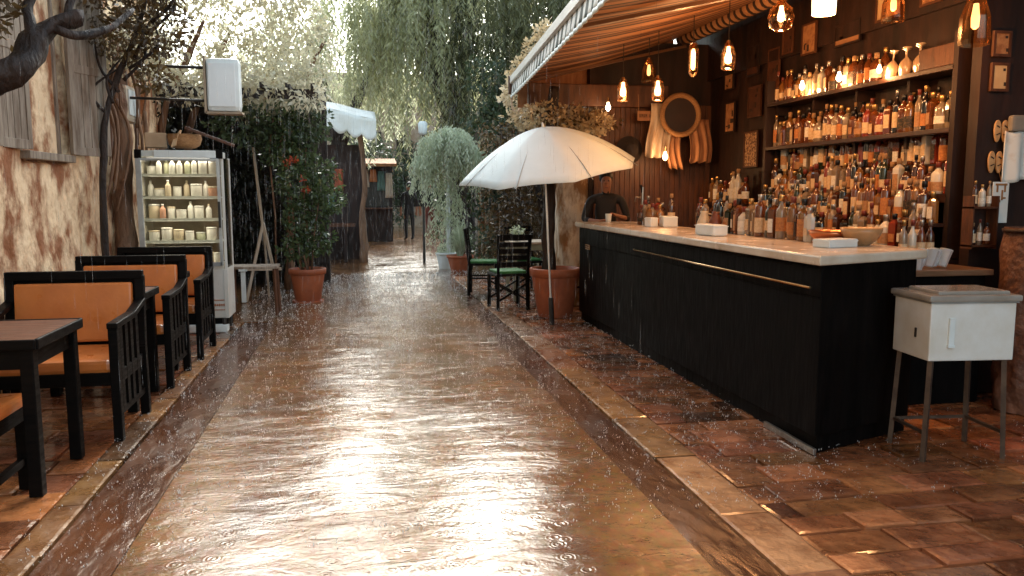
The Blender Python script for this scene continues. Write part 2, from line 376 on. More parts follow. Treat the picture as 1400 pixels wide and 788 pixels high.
def slabs(name, x0, x1, y0, y1, row, ln, mat, seed, dark=.06, light=.12, gap=.007, along_x=True, z=0.0, bw=.016, bh=.0035, var=.009):
    """one sheet of separately cut stones, each with its own height, bevel and tint"""
    q = random.Random(seed); bm = bmesh.new(); lay = bm.loops.layers.float_color.new('tint3')
    A0, A1, B0, B1 = (y0, y1, x0, x1) if along_x else (x0, x1, y0, y1)
    a = A0
    while a < A1 - 1e-4:
        ra = q.uniform(*row); a2 = min(a + ra, A1)
        if A1 - a2 < row[0] * .5: a2 = A1
        b = B0 - (q.uniform(0, ln[0]) if ln[0] < (B1 - B0) else 0)
        while b < B1 - 1e-4:
            b2 = min(b + q.uniform(*ln), B1)
            if B1 - b2 < ln[0] * .4: b2 = B1
            bb = max(b, B0)
            if b2 - bb > .03:
                hh = z + q.uniform(-var, var * .8); t = q.random(); j = lambda: q.uniform(-.005, .005)
                val = q.uniform(.28, .45) if t < dark else (q.uniform(1.4, 1.9) if t > 1 - light else q.uniform(.7, 1.15))
                col = (val, val * q.uniform(.92, 1.1), val * q.uniform(.85, 1.2), 1)
                lo, hi = [], []
                for (pa, pb, sa, sb) in ((a, bb, 1, 1), (a, b2, 1, -1), (a2, b2, -1, -1), (a2, bb, -1, 1)):
                    def w(ka, kb, zz):
                        u, v = pa + sa * ka, pb + sb * kb
                        return (v, u, zz) if along_x else (u, v, zz)
                    ja, jb = j(), j()
                    lo.append(bm.verts.new(w(gap * .5 + ja, gap * .5 + jb, z - .03))); hi.append(None)
                    hi[-1] = (bm.verts.new(w(gap * .5 + ja, gap * .5 + jb, hh - bh)), bm.verts.new(w(gap * .5 + ja + bw, gap * .5 + jb + bw, hh)))
                fs = []
                for k in range(4):
                    k2 = (k + 1) % 4
                    fs.append(bm.faces.new((lo[k], lo[k2], hi[k2][0], hi[k][0]))); fs.append(bm.faces.new((hi[k][0], hi[k2][0], hi[k2][1], hi[k][1])))
                fs.append(bm.faces.new([h_[1] for h_ in hi]))
                for f in fs:
                    for l in f.loops: l[lay] = col
            b = b2
        a = a2
    bmesh.ops.recalc_face_normals(bm, faces=bm.faces)
    me = D.meshes.new(name); bm.to_mesh(me); bm.free(); me.materials.append(mat)
    o = D.objects.new(name, me); COL.objects.link(o)
    return struct(o)
slabs('kerb', 1.55, 1.79, -1, 13.5, (.55, .95), (.5, .5), kerbm, 3, dark=.08, light=.3, z=.004, gap=.008, bw=.014, bh=.004, var=.004)
slabs('pavement', 1.795, 5.6, .5, 13.5, (.13, .24), (.24, .46), paverm, 6, dark=.09, light=.2)
slabs('kerb', -1.40, -1.26, -1, 9.2, (.5, .9), (.5, .5), kerbm, 8, dark=.3, light=.1, z=.003, gap=.008, bw=.014, bh=.003, var=.004)
slabs('pavement', -2.5, -1.405, .5, 9.2, (.22, .34), (.34, .55), paverm, 11, dark=.12, light=.08)
struct(MB().box((0, 4, -.062), (11.2, 19, .02)).build('mortar_bed', soil))

# ------------------------------------------------------------------ left house
lh = thing('stone_house', 'rough stone house wall with peeling cream plaster and a shuttered window beside the benches', 'house', (-2.4, 5, 0))
def wallf(u, v):
    y, z = -7 + 16.8 * u, -.1 + 5.8 * v
    n = mnoise.fractal(Vector((y * 1.1, z * 1.1, 3)), 1.0, 2.0, 5) * .045
    win = 1 if (6.55 < y < 7.45 and 1.72 < z < 3.3) else 0
    return (n - (.16 if win else 0), y - 5, z)
w = MB().grid(wallf, 170, 70).build('wall', plaster, lh)
MB().box((-.4, -2, 2.8), (.7, 16.4, 5.7)).build('wall_core', plaster, lh)
MB().box((-.35, 4.96, 2.8), (.9, .3, 5.7)).build('end_wall', plaster, lh)
greywood = pmat('weathered_grey_wood', (.34, .27, .20), (.14, .09, .055), rough=.6, nscale=6, stretch=(3, 3, .5), bump=.2, bscale=16)
wf = MB().box((-.06, 1.6, 2.5), (.06, .05, 1.6)).box((-.06, 2.42, 2.5), (.06, .05, 1.6)).box((-.06, 2.01, 3.3), (.06, .86, .06)).box((-.02, 2.01, 1.70), (.16, .98, .06)).build('window', greywood, lh, bevel=.006)
MB().box((-.09, 2.01, 2.5), (.012, .76, 1.55)).build('pane', pmat('dark_window_glass', (.02, .016, .013), rough=.08), wf)
def shutter(y, rz, sgn):
    m = MB()
    m.box((0, sgn * .03, .75), (.035, .06, 1.5)).box((0, sgn * .42, .75), (.035, .06, 1.5))
    for z in (.03, .72, 1.47): m.box((0, sgn * .225, z), (.034, .33, .07))
    for k in range(4): m.box((0, sgn * (.098 + .085 * k), .75), (.022, .079, 1.46))
    o = m.build('shutter', greywood, lh, bevel=.003); o.location = (.045, y, 1.74); o.rotation_euler = (0, 0, rz); return o
shutter(1.58, -.12, -1); shutter(2.46, -.42, 1)
# wall box
wb = thing('wall_box', 'rounded pale utility box fixed high on the cream wall above the fridge', 'utility box', (-2.28, 8.85, 2.12))
MB().box((0, 0, .18), (.16, .42, .36), bev=.04).build('case', pmat('aged_cream_plastic', (.55, .47, .36), (.42, .33, .23), rough=.5), wb)
MB().box((.085, 0, .19), (.012, .34, .25), bev=.004).build('front_cover', whiteplastic, wb)
MB().tube([(-.02, .1, 0), (-.02, .11, -.3), (-.03, .1, -.9)], .012, 6).build('cable', darkmetal, wb)

# ------------------------------------------------------------------ benches, tables, stool
def make_bench():
    t = thing('bench', '', 'bench', (0, 0, 0))
    MB().box((0, -.02, .435), (.70, .56, .075), bev=.022).build('seat', orange, t)
    b = MB().box((0, .262, .675), (.68, .05, .37), rot=(-.10, 0, 0), bev=.016).build('back_pad', orange, t)
    m = MB().box((0, .305, .905), (.80, .05, .055), bev=.006).box((0, .285, .475), (.72, .03, .05)).box((0, .318, .69), (.70, .018, .42), rot=(-.10, 0, 0))
    m.build('back_frame', black, t)
    MB().box((0, -.30, .365), (.72, .028, .075)).box((-.375, 0, .365), (.026, .58, .075)).box((.375, 0, .365), (.026, .58, .075)).box((0, .27, .365), (.72, .028, .07)).build('seat_rail', black, t, bevel=.004)
    for s in (-1, 1):
        MB().box((s * .377, -.30, .33), (.05, .055, .66), bev=.005).build('leg', black, t)
        MB().bar((s * .377, .30, 0), (s * .377, .275, .45), .05, .055).bar((s * .377, .275, .45), (s * .377, .31, .90), .05, .055).build('leg', black, t, bevel=.004)
        m = MB().bar((s * .38, -.34, .675), (s * .38, .06, .685), .06, .035).bar((s * .38, .05, .685), (s * .38, .30, .74), .06, .034)
        m.build('armrest', black, t, bevel=.006)
        m = MB()
        for y in (-.20, -.09, .02, .14): m.bar((s * .377, y, .16), (s * .377, y, .68), .024, .055)
        m.bar((s * .377, -.28, .16), (s * .377, .28, .16), .022, .035).build('side_slat', black, t)
    return t
bench = make_bench()
GB = 'orange benches along the left wall'
bench.location = (-1.755, 5.16, 0); bench['group'] = GB
bench['label'] = 'black framed bench with orange padding, nearest of three, behind the foreground table'
dup(bench, (-1.745, 6.42, 0), 0, 'middle one of three black framed orange benches, between two dark tables', GB)
dup(bench, (-1.72, 7.44, 0), 0, 'black framed orange bench farthest down the row, right before the glass fridge', GB)
def make_table(w, d):
    t = thing('table', '', 'table')
    MB().box((0, 0, .735), (w, d, .036), bev=.006, mat=0).build('tabletop', [tabletop_m], t)
    MB().box((0, -d / 2 - .004, .732), (w + .014, .02, .05)).box((0, d / 2 + .004, .732), (w + .014, .02, .05)).box((-w / 2 - .004, 0, .732), (.02, d - .014, .05)).box((w / 2 + .004, 0, .732), (.02, d - .014, .05)).build('edge_band', black, t, bevel=.006)
    MB().box((0, -d / 2 + .05, .66), (w - .06, .022, .10)).box((0, d / 2 - .05, .66), (w - .06, .022, .10)).box((-w / 2 + .05, 0, .66), (.022, d - .12, .10)).box((w / 2 - .05, 0, .66), (.022, d - .12, .10)).build('apron', black, t)
    for sx in (-1, 1):
        for sy in (-1, 1):
            MB().box((sx * (w / 2 - .045), sy * (d / 2 - .045), .355), (.06, .06, .71), bev=.005).build('leg', black, t)
    return t
tb = make_table(.74, .64)
tb.location = (-1.84, 4.30, 0); tb['group'] = 'dark tables between the benches'
tb['label'] = 'dark wooden table with wet brown top, nearest, at the lower left corner'
dup(tb, (-1.79, 5.78, 0), 0, 'dark wooden table standing behind the backrest of the nearest orange bench', 'dark tables between the benches')
dup(tb, (-1.80, 6.98, 0), 0, 'dark wooden table wedged behind the middle orange bench, close to the fridge', 'dark tables between the benches').scale = (1, .8, 1)
st = thing('stool', 'low black stool with orange padded seat pulled up to the nearest table', 'stool', (-1.86, 3.92, 0))
MB().box((0, 0, .44), (.56, .50, .06), bev=.02).build('seat', orange, st)
MB().box((0, 0, .375), (.54, .48, .07)).build('seat_frame', black, st, bevel=.004)
for sx in (-1, 1):
    for sy in (-1, 1): MB().box((sx * .25, sy * .22, .17), (.045, .045, .34)).build('leg', black, st)
for sx in (-1, 1): MB().box((sx * .25, 0, .14), (.025, .40, .035)).build('stretcher', black, st)

# ------------------------------------------------------------------ display fridge
fr = thing('display_fridge', 'tall white display fridge with glass front standing at the end of the bench row', 'fridge', (-1.715, 8.72, 0))
W, H, Dp = .82, 1.86, .44
f0 = -Dp / 2
innerm = pmat('fridge_liner', (.36, .31, .23), (.27, .22, .15), rough=.4)
m = MB().box((-W / 2 + .02, 0, 1.00), (.04, Dp, 1.66)).box((W / 2 - .02, 0, .40), (.04, Dp, .50)).box((W / 2 - .012, f0 + .015, 1.21), (.024, .03, 1.12)).box((W / 2 - .012, Dp / 2 - .015, 1.21), (.024, .03, 1.12)).box((0, 0, 1.80), (W - .082, Dp - .02, .06)).box((0, 0, .67), (W - .082, Dp - .02, .05))
m.build('cabinet', white, fr, bevel=.004)
MB().box((0, Dp / 2 - .015, 1.24), (W - .084, .03, 1.06)).build('back_panel', innerm, fr)
MB().box((.06, f0 - .006, 1.795), (W - .24, .035, .075), bev=.006).build('header', whiteplastic, fr)
MB().box((W / 2 - .06, f0 - .004, 1.795), (.12, .036, .085), bev=.004).build('header_end_cap', black, fr)
MB().box((-W / 2 + .03, f0 - .004, 1.795), (.06, .036, .085), bev=.004).build('header_end_cap', black, fr)
bp = MB().box((0, f0 + .04, .40), (W - .02, .06, .50), bev=.012).box((0, .03, .40), (W - .10, Dp - .12, .50)).build('base_panel', white, fr)
gm = pmat('rust_red_print', (.42, .15, .06), rough=.6)
m = MB()
for z in (.235, .285, .335):
    m.box((.30, f0 + .008, z), (.20, .006, .009))
for k in range(9): m.box((.215 + k * .021, f0 + .008, .285), (.012, .007, .02 + .006 * (k % 2)))
m.build('grille_print', gm, bp)
MB().box((0, f0 + .08, .115), (W - .03, .10, .06)).build('kick_recess', black, fr)
MB().box((.16, f0 + .06, .045), (W - .36, .14, .085), bev=.02).build('drip_tray', whiteplastic, fr)
for z in (.93, 1.15, 1.37, 1.59): MB().box((0, -.01, z), (W - .09, Dp - .10, .012)).box((0, f0 + .045, z), (W - .09, .012, .028)).build('shelf', whiteplastic, fr)
dr = MB().box((-W / 2 + .035, f0 - .022, 1.22), (.05, .03, 1.06)).box((W / 2 - .045, f0 - .022, 1.22), (.03, .03, 1.06)).box((0, f0 - .022, .705), (W - .08, .03, .04)).box((0, f0 - .022, 1.742), (W - .08, .028, .025)).build('door', grey_alu, fr, bevel=.003)
thin = D.materials.new('thin_wet_pane'); thin.use_nodes = True
N = thin.node_tree.nodes; L = thin.node_tree.links; tr = N.new('ShaderNodeBsdfTransparent'); tr.inputs[0].default_value = (.90, .87, .80, 1); gl = N.new('ShaderNodeBsdfGlossy'); gl.inputs['Roughness'].default_value = .08
fz = N.new('ShaderNodeFresnel'); fz.inputs[0].default_value = 1.45; ms = N.new('ShaderNodeMixShader'); L.new(fz.outputs[0], ms.inputs[0]); L.new(tr.outputs[0], ms.inputs[1]); L.new(gl.outputs[0], ms.inputs[2]); L.new(ms.outputs[0], N['Material Output'].inputs[0])
MB().box((0, f0 - .022, 1.22), (W - .13, .006, .99)).build('pane', thin, dr)
MB().box((W / 2 - .01, 0, 1.21), (.006, Dp - .062, 1.10)).build('side_pane', thin, fr)
MB().box((W / 2 - .045, f0 - .055, 1.2), (.022, .02, .26), bev=.004).build('handle', darkmetal, dr)
for sx in (-1, 1):
    for sy in (-1, 1): MB().cyl((sx * .36, sy * .2, 0), (sx * .36, sy * .2, .15), .022).build('foot', darkmetal, fr)
MB().box((0, f0 + .05, 1.752), (W - .2, .02, .014)).build('light_strip', emat('fridge_light', (1, .93, .8), .5), fr)
ld = D.lights.new('fridge_lamp', 'AREA'); ld.shape = 'RECTANGLE'; ld.size = .6; ld.size_y = .1; ld.energy = .38; ld.color = (1, .93, .80)
lo = D.objects.new('fridge_lamp', ld); COL.objects.link(lo); lo.parent = fr; lo.location = (0, f0 + .09, 1.735); lo.rotation_euler = (R(-12), 0, 0)
for z in (1.57, 1.35, 1.13, .91):
    lo = D.objects.new('fridge_lamp', ld); COL.objects.link(lo); lo.parent = fr; lo.location = (0, f0 + .06, z); lo.rotation_euler = (R(-20), 0, 0)
# goods inside the fridge
goods_m = {'cream': pmat('cream_tub', (.66, .58, .44), (.55, .45, .31), rough=.5), 'white': pmat('white_tub', (.76, .76, .72), (.68, .66, .6), rough=.45),
           'pale green': pmat('pale_green_tub', (.56, .58, .42), rough=.45), 'pink': pmat('pink_tub', (.62, .33, .22), rough=.45),
           'dark blue': pmat('dark_blue_tub', (.04, .09, .14), rough=.4), 'yellow': pmat('yellow_tub', (.62, .50, .14), rough=.45)}
ORD = 'first second third fourth fifth sixth seventh eighth ninth tenth eleventh twelfth thirteenth fourteenth fifteenth sixteenth seventeenth eighteenth nineteenth twentieth'.split()
ORD += ['twenty-' + o for o in ORD[:9]] + ['thirtieth'] + ['thirty-' + o for o in ORD[:9]] + ['fortieth']
lidm = pmat('pale_lid', (.7, .7, .66), rough=.4)
for si, (z, nm) in enumerate(((1.598, 'top'), (1.378, 'second'), (1.158, 'third'), (.938, 'fourth'), (.70, 'bottom'))):
    x = -.345; k = 0
    while x < .33:
        cn = rng.choice(['cream', 'white', 'white', 'white', 'white', 'white', 'pink', 'cream', 'dark blue' if si in (2, 3) else 'white', 'pale green'])
        bott = rng.random() < (.7 if si == 0 else .35); r = rng.uniform(.026, .032) if bott else rng.uniform(.036, .055)
        hh = rng.uniform(.145, .175) if bott else rng.uniform(.08, .15)
        if k and x + 2 * r > .365: break
        kind = 'plastic bottle' if bott else ('round tub' if hh < .11 else 'jar')
        prof = [(r * .9, 0), (r, .006), (r, hh * .62), (r * .8, hh * .72), (r * .36, hh * .8), (r * .36, hh * .9)] if bott else [(r * .88, 0), (r, .008), (r, hh * .86), (r * .95, hh * .9)]
        o = MB().lathe(prof, seg=14).build('food_bottle' if bott else 'food_tub', goods_m[cn])
        o.location = (-1.715 + x + r, 8.64 + rng.uniform(-.04, .05), z)
        tag(o, f'{cn} {kind} with lid, {ORD[k]} from left on the {nm} fridge shelf', 'bottle' if bott else 'tub', 'goods inside the display fridge')
        (MB().lathe([(r * .40, hh * .885), (r * .40, hh)], seg=12) if bott else MB().lathe([(r * 1.04, hh * .87), (r * 1.04, hh * .98), (r * .9, hh)], seg=14)).build('lid', lidm if rng.random() < .6 else goods_m['cream'], o)
        x += 2 * r + rng.uniform(.003, .02); k += 1
# things on top of the fridge
o = MB().box((0, 0, .07), (.20, .22, .14), rot=(0, 0, .2), bev=.006).box((0, 0, .145), (.19, .10, .006), rot=(0, 0, .2)).build('carton', pmat('damp_cardboard', (.48, .33, .2), (.36, .23, .13), rough=.85))
o.location = (-1.97, 8.72, 1.865); tag(o, 'damp cardboard carton sitting on the left of the fridge top', 'carton')
o = MB().lathe([(.10, 0), (.15, .03), (.17, .09), (.16, .13), (.165, .135), (.15, .11)], seg=18).build('basket', straw)
o.location = (-1.70, 8.72, 1.865); tag(o, 'small woven basket sitting on the middle of the fridge top', 'basket')
o = MB().prism([(0, 0, 0), (.03, -.01, .02), (.06, 0, .17), (.02, .01, .10)], (0, .05, 0)).build('paper_bag', paper); o.location = (-1.80, 8.56, 1.865); o.scale = (1.6, 1.6, 1)
tag(o, 'crumpled paper bag standing at the front edge of the fridge top', 'bag')
o = MB().bar((-1.66, 8.58, 2.06), (-1.20, 8.58, 1.885), .05, .03).build('plank', midwood, bevel=.004); tag(o, 'brown plank propped at a slant over the right of the fridge top', 'plank')

# hanging white light box
hb = thing('light_box_sign', 'blank white box sign hanging on a bracket above the fridge', 'sign', (-1.27, 8.55, 2.22))
MB().box((0, 0, .25), (.32, .17, .52), bev=.05).build('case', whiteplastic, hb)
MB().box((-.01, -.088, .25), (.25, .006, .42), bev=.002).build('face_panel', pmat('blank_sign_face', (.80, .82, .80), (.74, .76, .74), rough=.4), hb)
MB().box((-.168, 0, .25), (.02, .19, .55)).box((0, 0, -.02), (.34, .19, .02)).build('frame', pmat('aged_sign_frame', (.4, .3, .2), rough=.6), hb)
MB().tube([(-.17, 0, .42), (-.6, .1, .44), (-1.14, .2, .44)], .016, 8).tube([(-.17, 0, .10), (-.6, .1, .12), (-1.14, .2, .14)], .014, 8).build('bracket', darkmetal, hb)

# low side table by the fridge, easel
sd = thing('side_table', 'low grey side table with thin legs between the fridge and easel', 'table', (-1.20, 9.75, 0))
MB().box((0, 0, .56), (.56, .36, .03)).build('tabletop', greywood, sd, bevel=.004)
for sx in (-1, 1):
    for sy in (-1, 1): MB().bar((sx * .24, sy * .14, .55), (sx * .26, sy * .16, 0), .03).build('leg', midwood, sd)
ea = thing('easel', 'pale wooden easel standing in front of the dark hedge', 'easel', (-1.22, 11.0, 0))
palewood = pmat('pale_wet_wood', (.55, .44, .33), (.38, .27, .18), rough=.5, nscale=6, stretch=(3, 3, .5))
MB().bar((0, .02, .9), (-.10, .10, 2.0), .03, .022).build('mast', palewood, ea)
for a in ((-.23, -.12), (.20, -.10), (.0, .42)): MB().bar((0, .02, 1.02), (a[0], a[1], 0), .034, .024).build('leg', palewood, ea)
MB().box((-.02, -.075, .42), (.48, .05, .035)).build('ledge', palewood, ea)
o = MB().box((-1.47, 10.82, .20), (.055, .055, .40)).box((-1.47, 10.82, .42), (.10, .10, .03)).build('post', whiteplastic, bevel=.004); tag(o, 'short white wooden post with a flat cap beside the easel', 'post')

# ------------------------------------------------------------------ pots and plants
def pot(name, label, cat, loc, rt, h, saucer=True, mat=None, group=None, cut=1.0):
    t = thing(name, label, cat, loc, group=group); rb = rt * .68
    MB().lathe([(rb * .96, 0), (rb, .01), (rt * .93, h * .82), (rt * .93, h * .83), (rt * 1.02, h * .84), (rt * 1.03, h * .985), (rt, h), (rt * .9, h), (rt * .86, h * .86), (rt * .82, h * .8)], seg=36, close=False).build('pot', mat or terracotta, t)
    MB().lathe([(.001, h * .9), (rt * .45, h * .91), (rt * .88, h * .885)], seg=24, close=False).build('soil', soil, t)
    if saucer: MB().lathe([(rb * 1.05, -.012), (rb * 1.25, 0), (rb * 1.28, .022), (rb * 1.22, .022), (rb * 1.15, .006), (.001, .005)], seg=32, close=False).build('saucer', mat or terracotta, t)
    return t
lf_dark = leafmat('dark_wet_leaves', (.022, .034, .012), (.075, .105, .05), rough=.28)
lf_citrus = leafmat('glossy_shrub_leaves', (.025, .04, .014), (.13, .18, .075), rough=.22)
lf_pale = leafmat('light_washed_climber_leaves', (.30, .26, .14), (.74, .69, .52), rough=.4, transl=.45)  # pale leaf colour stands in for bright light on wet leaves
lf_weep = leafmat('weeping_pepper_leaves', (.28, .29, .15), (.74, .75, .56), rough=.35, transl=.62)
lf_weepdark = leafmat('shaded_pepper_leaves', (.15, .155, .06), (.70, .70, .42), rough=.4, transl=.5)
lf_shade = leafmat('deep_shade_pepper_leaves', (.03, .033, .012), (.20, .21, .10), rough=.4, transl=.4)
lf_brown = leafmat('red_brown_leaves', (.045, .022, .010), (.13, .085, .03), rough=.35)
lf_mint = leafmat('pale_green_fronds', (.34, .38, .22), (.72, .76, .58), rough=.35, transl=.45)
lf_flower = leafmat('cream_blossom', (.45, .33, .17), (.75, .64, .45), rough=.6)
lf_red = leafmat('red_blossom', (.55, .07, .03), (.65, .16, .06), rough=.5)
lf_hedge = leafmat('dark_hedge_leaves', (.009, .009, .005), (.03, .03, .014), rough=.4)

p1 = pot('potted_shrub', 'tall leafy shrub with red blossoms in a terracotta pot on the wet street', 'potted plant', (-.66, 10.8, -.008), .235, .44)
MB().tube([(0, 0, .38), (.02, .01, .8), (-.02, .02, 1.4), (.03, 0, 2.0)], [.02, .017, .013, .007], 7).tube([(.05, 0, .38), (.10, .02, .9), (.2, .03, 1.5)], [.014, .011, .006], 6).tube([(-.05, .02, .38), (-.14, .02, .9), (-.2, .02, 1.6)], [.014, .011, .006], 6).tube([(-.06, -.1, .40), (-.09, -.11, .56), (-.03, -.12, .62), (.0, -.12, .45)], .012, 6).build('stem', palebark, p1)
leaf_cloud('foliage', lf_citrus, [(-.12, 0, .72, .22, .2, .2), (.12, 0, .80, .24, .2, .22), (-.10, 0, 1.10, .22, .2, .25), (.14, 0, 1.2, .26, .2, .25), (.32, .1, 1.35, .2, .2, .22), (-.05, 0, 1.55, .3, .25, .25), (.18, 0, 1.7, .25, .22, .22), (-.2, 0, 1.95, .28, .25, .25), (-.15, 0, 2.2, .25, .25, .22), (-.3, .1, 2.45, .28, .3, .2)], 3600, .075, .48, .35, seed=3, parent=p1)
leaf_cloud('blossom', lf_red, [(-.20, -.14, 1.80, .06, .05, .04), (-.12, -.16, 1.84, .05, .05, .03), (.02, -.14, 1.46, .04, .04, .03), (-.02, -.12, 1.6, .04, .04, .03)], 130, .045, .6, seed=9, parent=p1)

# big pot with cut trunk, left of the bar
p2 = pot('potted_tree', 'large terracotta pot with a dark bare trunk beside the black bar counter', 'potted plant', (2.22, 8.95, 0), .29, .56, saucer=False)
MB().tube([(-.07, .05, .48), (-.075, .06, .9), (-.06, .05, 1.4), (-.05, .08, 2.0), (.0, .1, 2.6)], [.085, .075, .075, .07, .06], 12, wob=.25).build('trunk', bark, p2)
leaf_cloud('foliage', lf_brown, [(.1, .2, 2.28, .45, .35, .14), (.45, .3, 2.24, .4, .3, .14)], 500, .06, .5, .2, seed=31, parent=p2)
leaf_cloud('blossom', lf_flower, [(-.1, .15, 2.30, .3, .25, .13), (.2, .15, 2.25, .32, .25, .14), (.48, .2, 2.22, .25, .25, .14)], 1900, .055, .6, .1, seed=32, parent=p2)

# grass pot, white pot, tall cascading plant on the right
p3 = pot('potted_grass', 'fountain of pale spiky grass in a dark terracotta pot', 'potted plant', (1.80, 14.4, -.008), .24, .30, saucer=False)
blades('foliage', lf_mint, (0, 0, .26), 420, .85, .42, .008, 5, p3)
p4 = pot('planter', 'small white planter standing on the street beside the spiky grass', 'planter', (1.62, 15.1, -.008), .19, .30, saucer=False, mat=whiteplastic)
leaf_cloud('foliage', lf_mint, [(0, 0, .36, .16, .16, .10)], 200, .07, .4, seed=41, parent=p4)
t5 = thing('cascading_tree', 'pale green cascading plant trained on a slim white pole', 'tree', (1.66, 15.0, 0))
MB().cyl((0, 0, -.03), (0, 0, 2.2), .04, .035, 10).build('pole', whiteplastic, t5)
weep_cloud('crown', lf_mint, [(0, 0, 2.35, .45, .4, .25), (-.35, 0, 2.0, .22, .25, .2), (.4, 0, 2.1, .28, .25, .2), (.1, 0, 2.5, .25, .25, .15)], 420, .55, .04, .085, .28, seed=6, parent=t5)
weep_cloud('vine', lf_mint, [(0, 0, 1.3, .14, .12, .5)], 60, .6, .05, .08, .3, seed=16, parent=t5)

# ------------------------------------------------------------------ trees and climbers
# left: gnarled dark tree hugging the wall (base just outside the picture)
tg = thing('gnarled_tree', 'dark gnarled tree leaning out over the benches at the left edge', 'tree', (-2.27, 4.95, 0))
m = MB()
m.tube([(0, 0, 0), (.02, .03, .8), (-.02, .06, 1.5), (.12, .2, 1.95), (.36, .4, 2.22), (.48, .5, 2.42), (.62, .6, 2.5)], [.12, .10, .10, .095, .085, .06, .035], 10, wob=.5)
m.tube([(.12, .2, 1.9), (.15, .25, 2.2), (.12, .3, 2.6), (.2, .4, 3.1)], [.085, .075, .07, .05], 9, wob=.5)
m.tube([(.36, .4, 2.2), (.40, .42, 2.35), (.36, .5, 2.55), (.46, .6, 2.75)], [.05, .04, .03, .02], 7, wob=.4)
m.tube([(.48, .5, 2.42), (.60, .52, 2.38), (.75, .7, 2.46), (.85, .9, 2.62)], [.035, .03, .022, .012], 7, wob=.4)
m.tube([(.55, .55, 2.47), (.58, .6, 2.62), (.72, .75, 2.72)], [.025, .02, .01], 6, wob=.4)
m.build('trunk', bark, tg)
leaf_cloud('crown', lf_brown, [(.15, .4, 2.9, .45, .6, .35), (.1, .3, 2.45, .25, .3, .2), (.5, .9, 3.0, .4, .5, .3)], 3000, .065, .42, .2, seed=12, parent=tg)
tm = thing('olive_tree', 'small dark tree with thin branches and reddish leaves before the cream wall', 'tree', (-2.22, 7.75, 0))
m = MB(); m.tube([(-.02, 0, 0), (0, 0, 1.2), (.05, 0, 2.0), (.16, .02, 2.4), (.35, 0, 2.8), (.5, 0, 3.3)], [.035, .032, .03, .026, .02, .012], 8, wob=.4)
for k in range(9):
    z0 = 2.1 + .1 * k; x0 = .08 + .05 * k
    m.tube([(x0, 0, z0), (x0 + rng.uniform(-.2, .3), rng.uniform(-.2, .2), z0 + .22), (x0 + rng.uniform(-.35, .5), rng.uniform(-.3, .3), z0 + .5)], [.018, .012, .005], 5, wob=.3)
m.build('trunk', bark, tm)
leaf_cloud('crown', lf_brown, [(.25, 0, 2.75, .28, .3, .2), (.55, 0, 2.85, .28, .3, .25), (.1, .1, 3.05, .3, .3, .2), (.45, .1, 2.45, .16, .2, .12), (.5, 0, 3.25, .4, .4, .25)], 3000, .06, .42, .25, seed=13, parent=tm)
# wall vine with thick trunk
cv = thing('climbing_vine', 'thick brown vine climbing the cream wall left of the fridge', 'vine', (-2.3, 8.55, 0))
m = MB(); m.tube([(-.02, -.1, 0), (.04, -.02, .7), (.02, .05, 1.3), (.06, .0, 1.9), (.02, .1, 2.5), (.1, .1, 3.2)], [.10, .085, .09, .075, .07, .05], 10, wob=.6)
for k in range(16):
    y0 = rng.uniform(-.5, .9); z0 = rng.uniform(2.2, 3.0)
    m.tube([(rng.uniform(.02, .1), y0, z0), (rng.uniform(.03, .16), y0 + rng.uniform(-.12, .12), z0 - .4), (rng.uniform(.02, .12), y0 + rng.uniform(-.2, .2), z0 - rng.uniform(.6, 1.1))], [.022, .016, .007], 5, wob=.5)
m.build('trunk', palebark, cv)
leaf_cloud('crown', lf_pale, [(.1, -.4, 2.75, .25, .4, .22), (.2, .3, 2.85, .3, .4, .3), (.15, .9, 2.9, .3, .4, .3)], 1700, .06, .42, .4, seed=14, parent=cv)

# climber over a pergola: bright light put into the leaf colour, dark room beneath
pc = thing('washed_climber', 'climber with bright light painted into its pale leaves spilling over the pergola above the hedge', 'climber', (-1.5, 11.2, 0))
m = MB()
for (x, y) in ((-.9, -.2), (-.7, .5), (.5, .9)): m.tube([(x, y, 0), (x + .05, y, 1.2), (x - .03, y, 2.2), (x + .3, y, 3.0), (x + .6, y - .3, 3.5)], [.06, .05, .045, .04, .02], 8, wob=.5)
m.build('trunk', palebark, pc)
cl = []
q = random.Random(4)
for i in range(48):
    x = q.uniform(-1.9, 1.0); z = q.uniform(2.75, 4.9) - .18 * max(0, x); cl.append((x, q.uniform(-.4, .9), z, q.uniform(.25, .5), q.uniform(.3, .5), q.uniform(.2, .4)))
for i in range(8): x = -.1 + i * .14; cl.append((x, -.2 + q.uniform(-.2, .2), 2.62 - .02 * i + q.uniform(-.1, .1), .24, .25, .16))
for i in range(9): cl.append((-1.2 + i * .27, -.95 + q.uniform(-.08, .08), 2.66 + q.uniform(-.08, .12), .24, .22, .2))
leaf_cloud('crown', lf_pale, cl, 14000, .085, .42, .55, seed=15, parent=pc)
pg = thing('pergola', 'dark timber pergola carrying the pale climber behind the fridge', 'pergola', (-1.5, 11.2, 0))
for (x, y) in ((-1.0, -.9), (.85, .2), (-1.0, 1.6), (.85, 1.8)): MB().box((x, y, 1.3), (.09, .09, 2.6)).build('post', bark, pg)
for y in (-.75, .5, 1.7): MB().box((-.1, y, 2.62), (2.3, .07, .12)).build('beam', bark, pg)
for k in range(8): MB().box((-1.1 + k * .3, .45, 2.71), (.05, 2.7, .06)).build('rafter', bark, pg)
hd = thing('hedge', 'dark dense ivy hedge in the shade behind the easel', 'hedge', (-1.5, 12.6, 0))
MB().box((-.2, .65, 1.4), (2.5, .3, 3.2)).box((-1.35, -1.2, 1.4), (.3, 3.4, 3.2)).build('core', bark, hd)
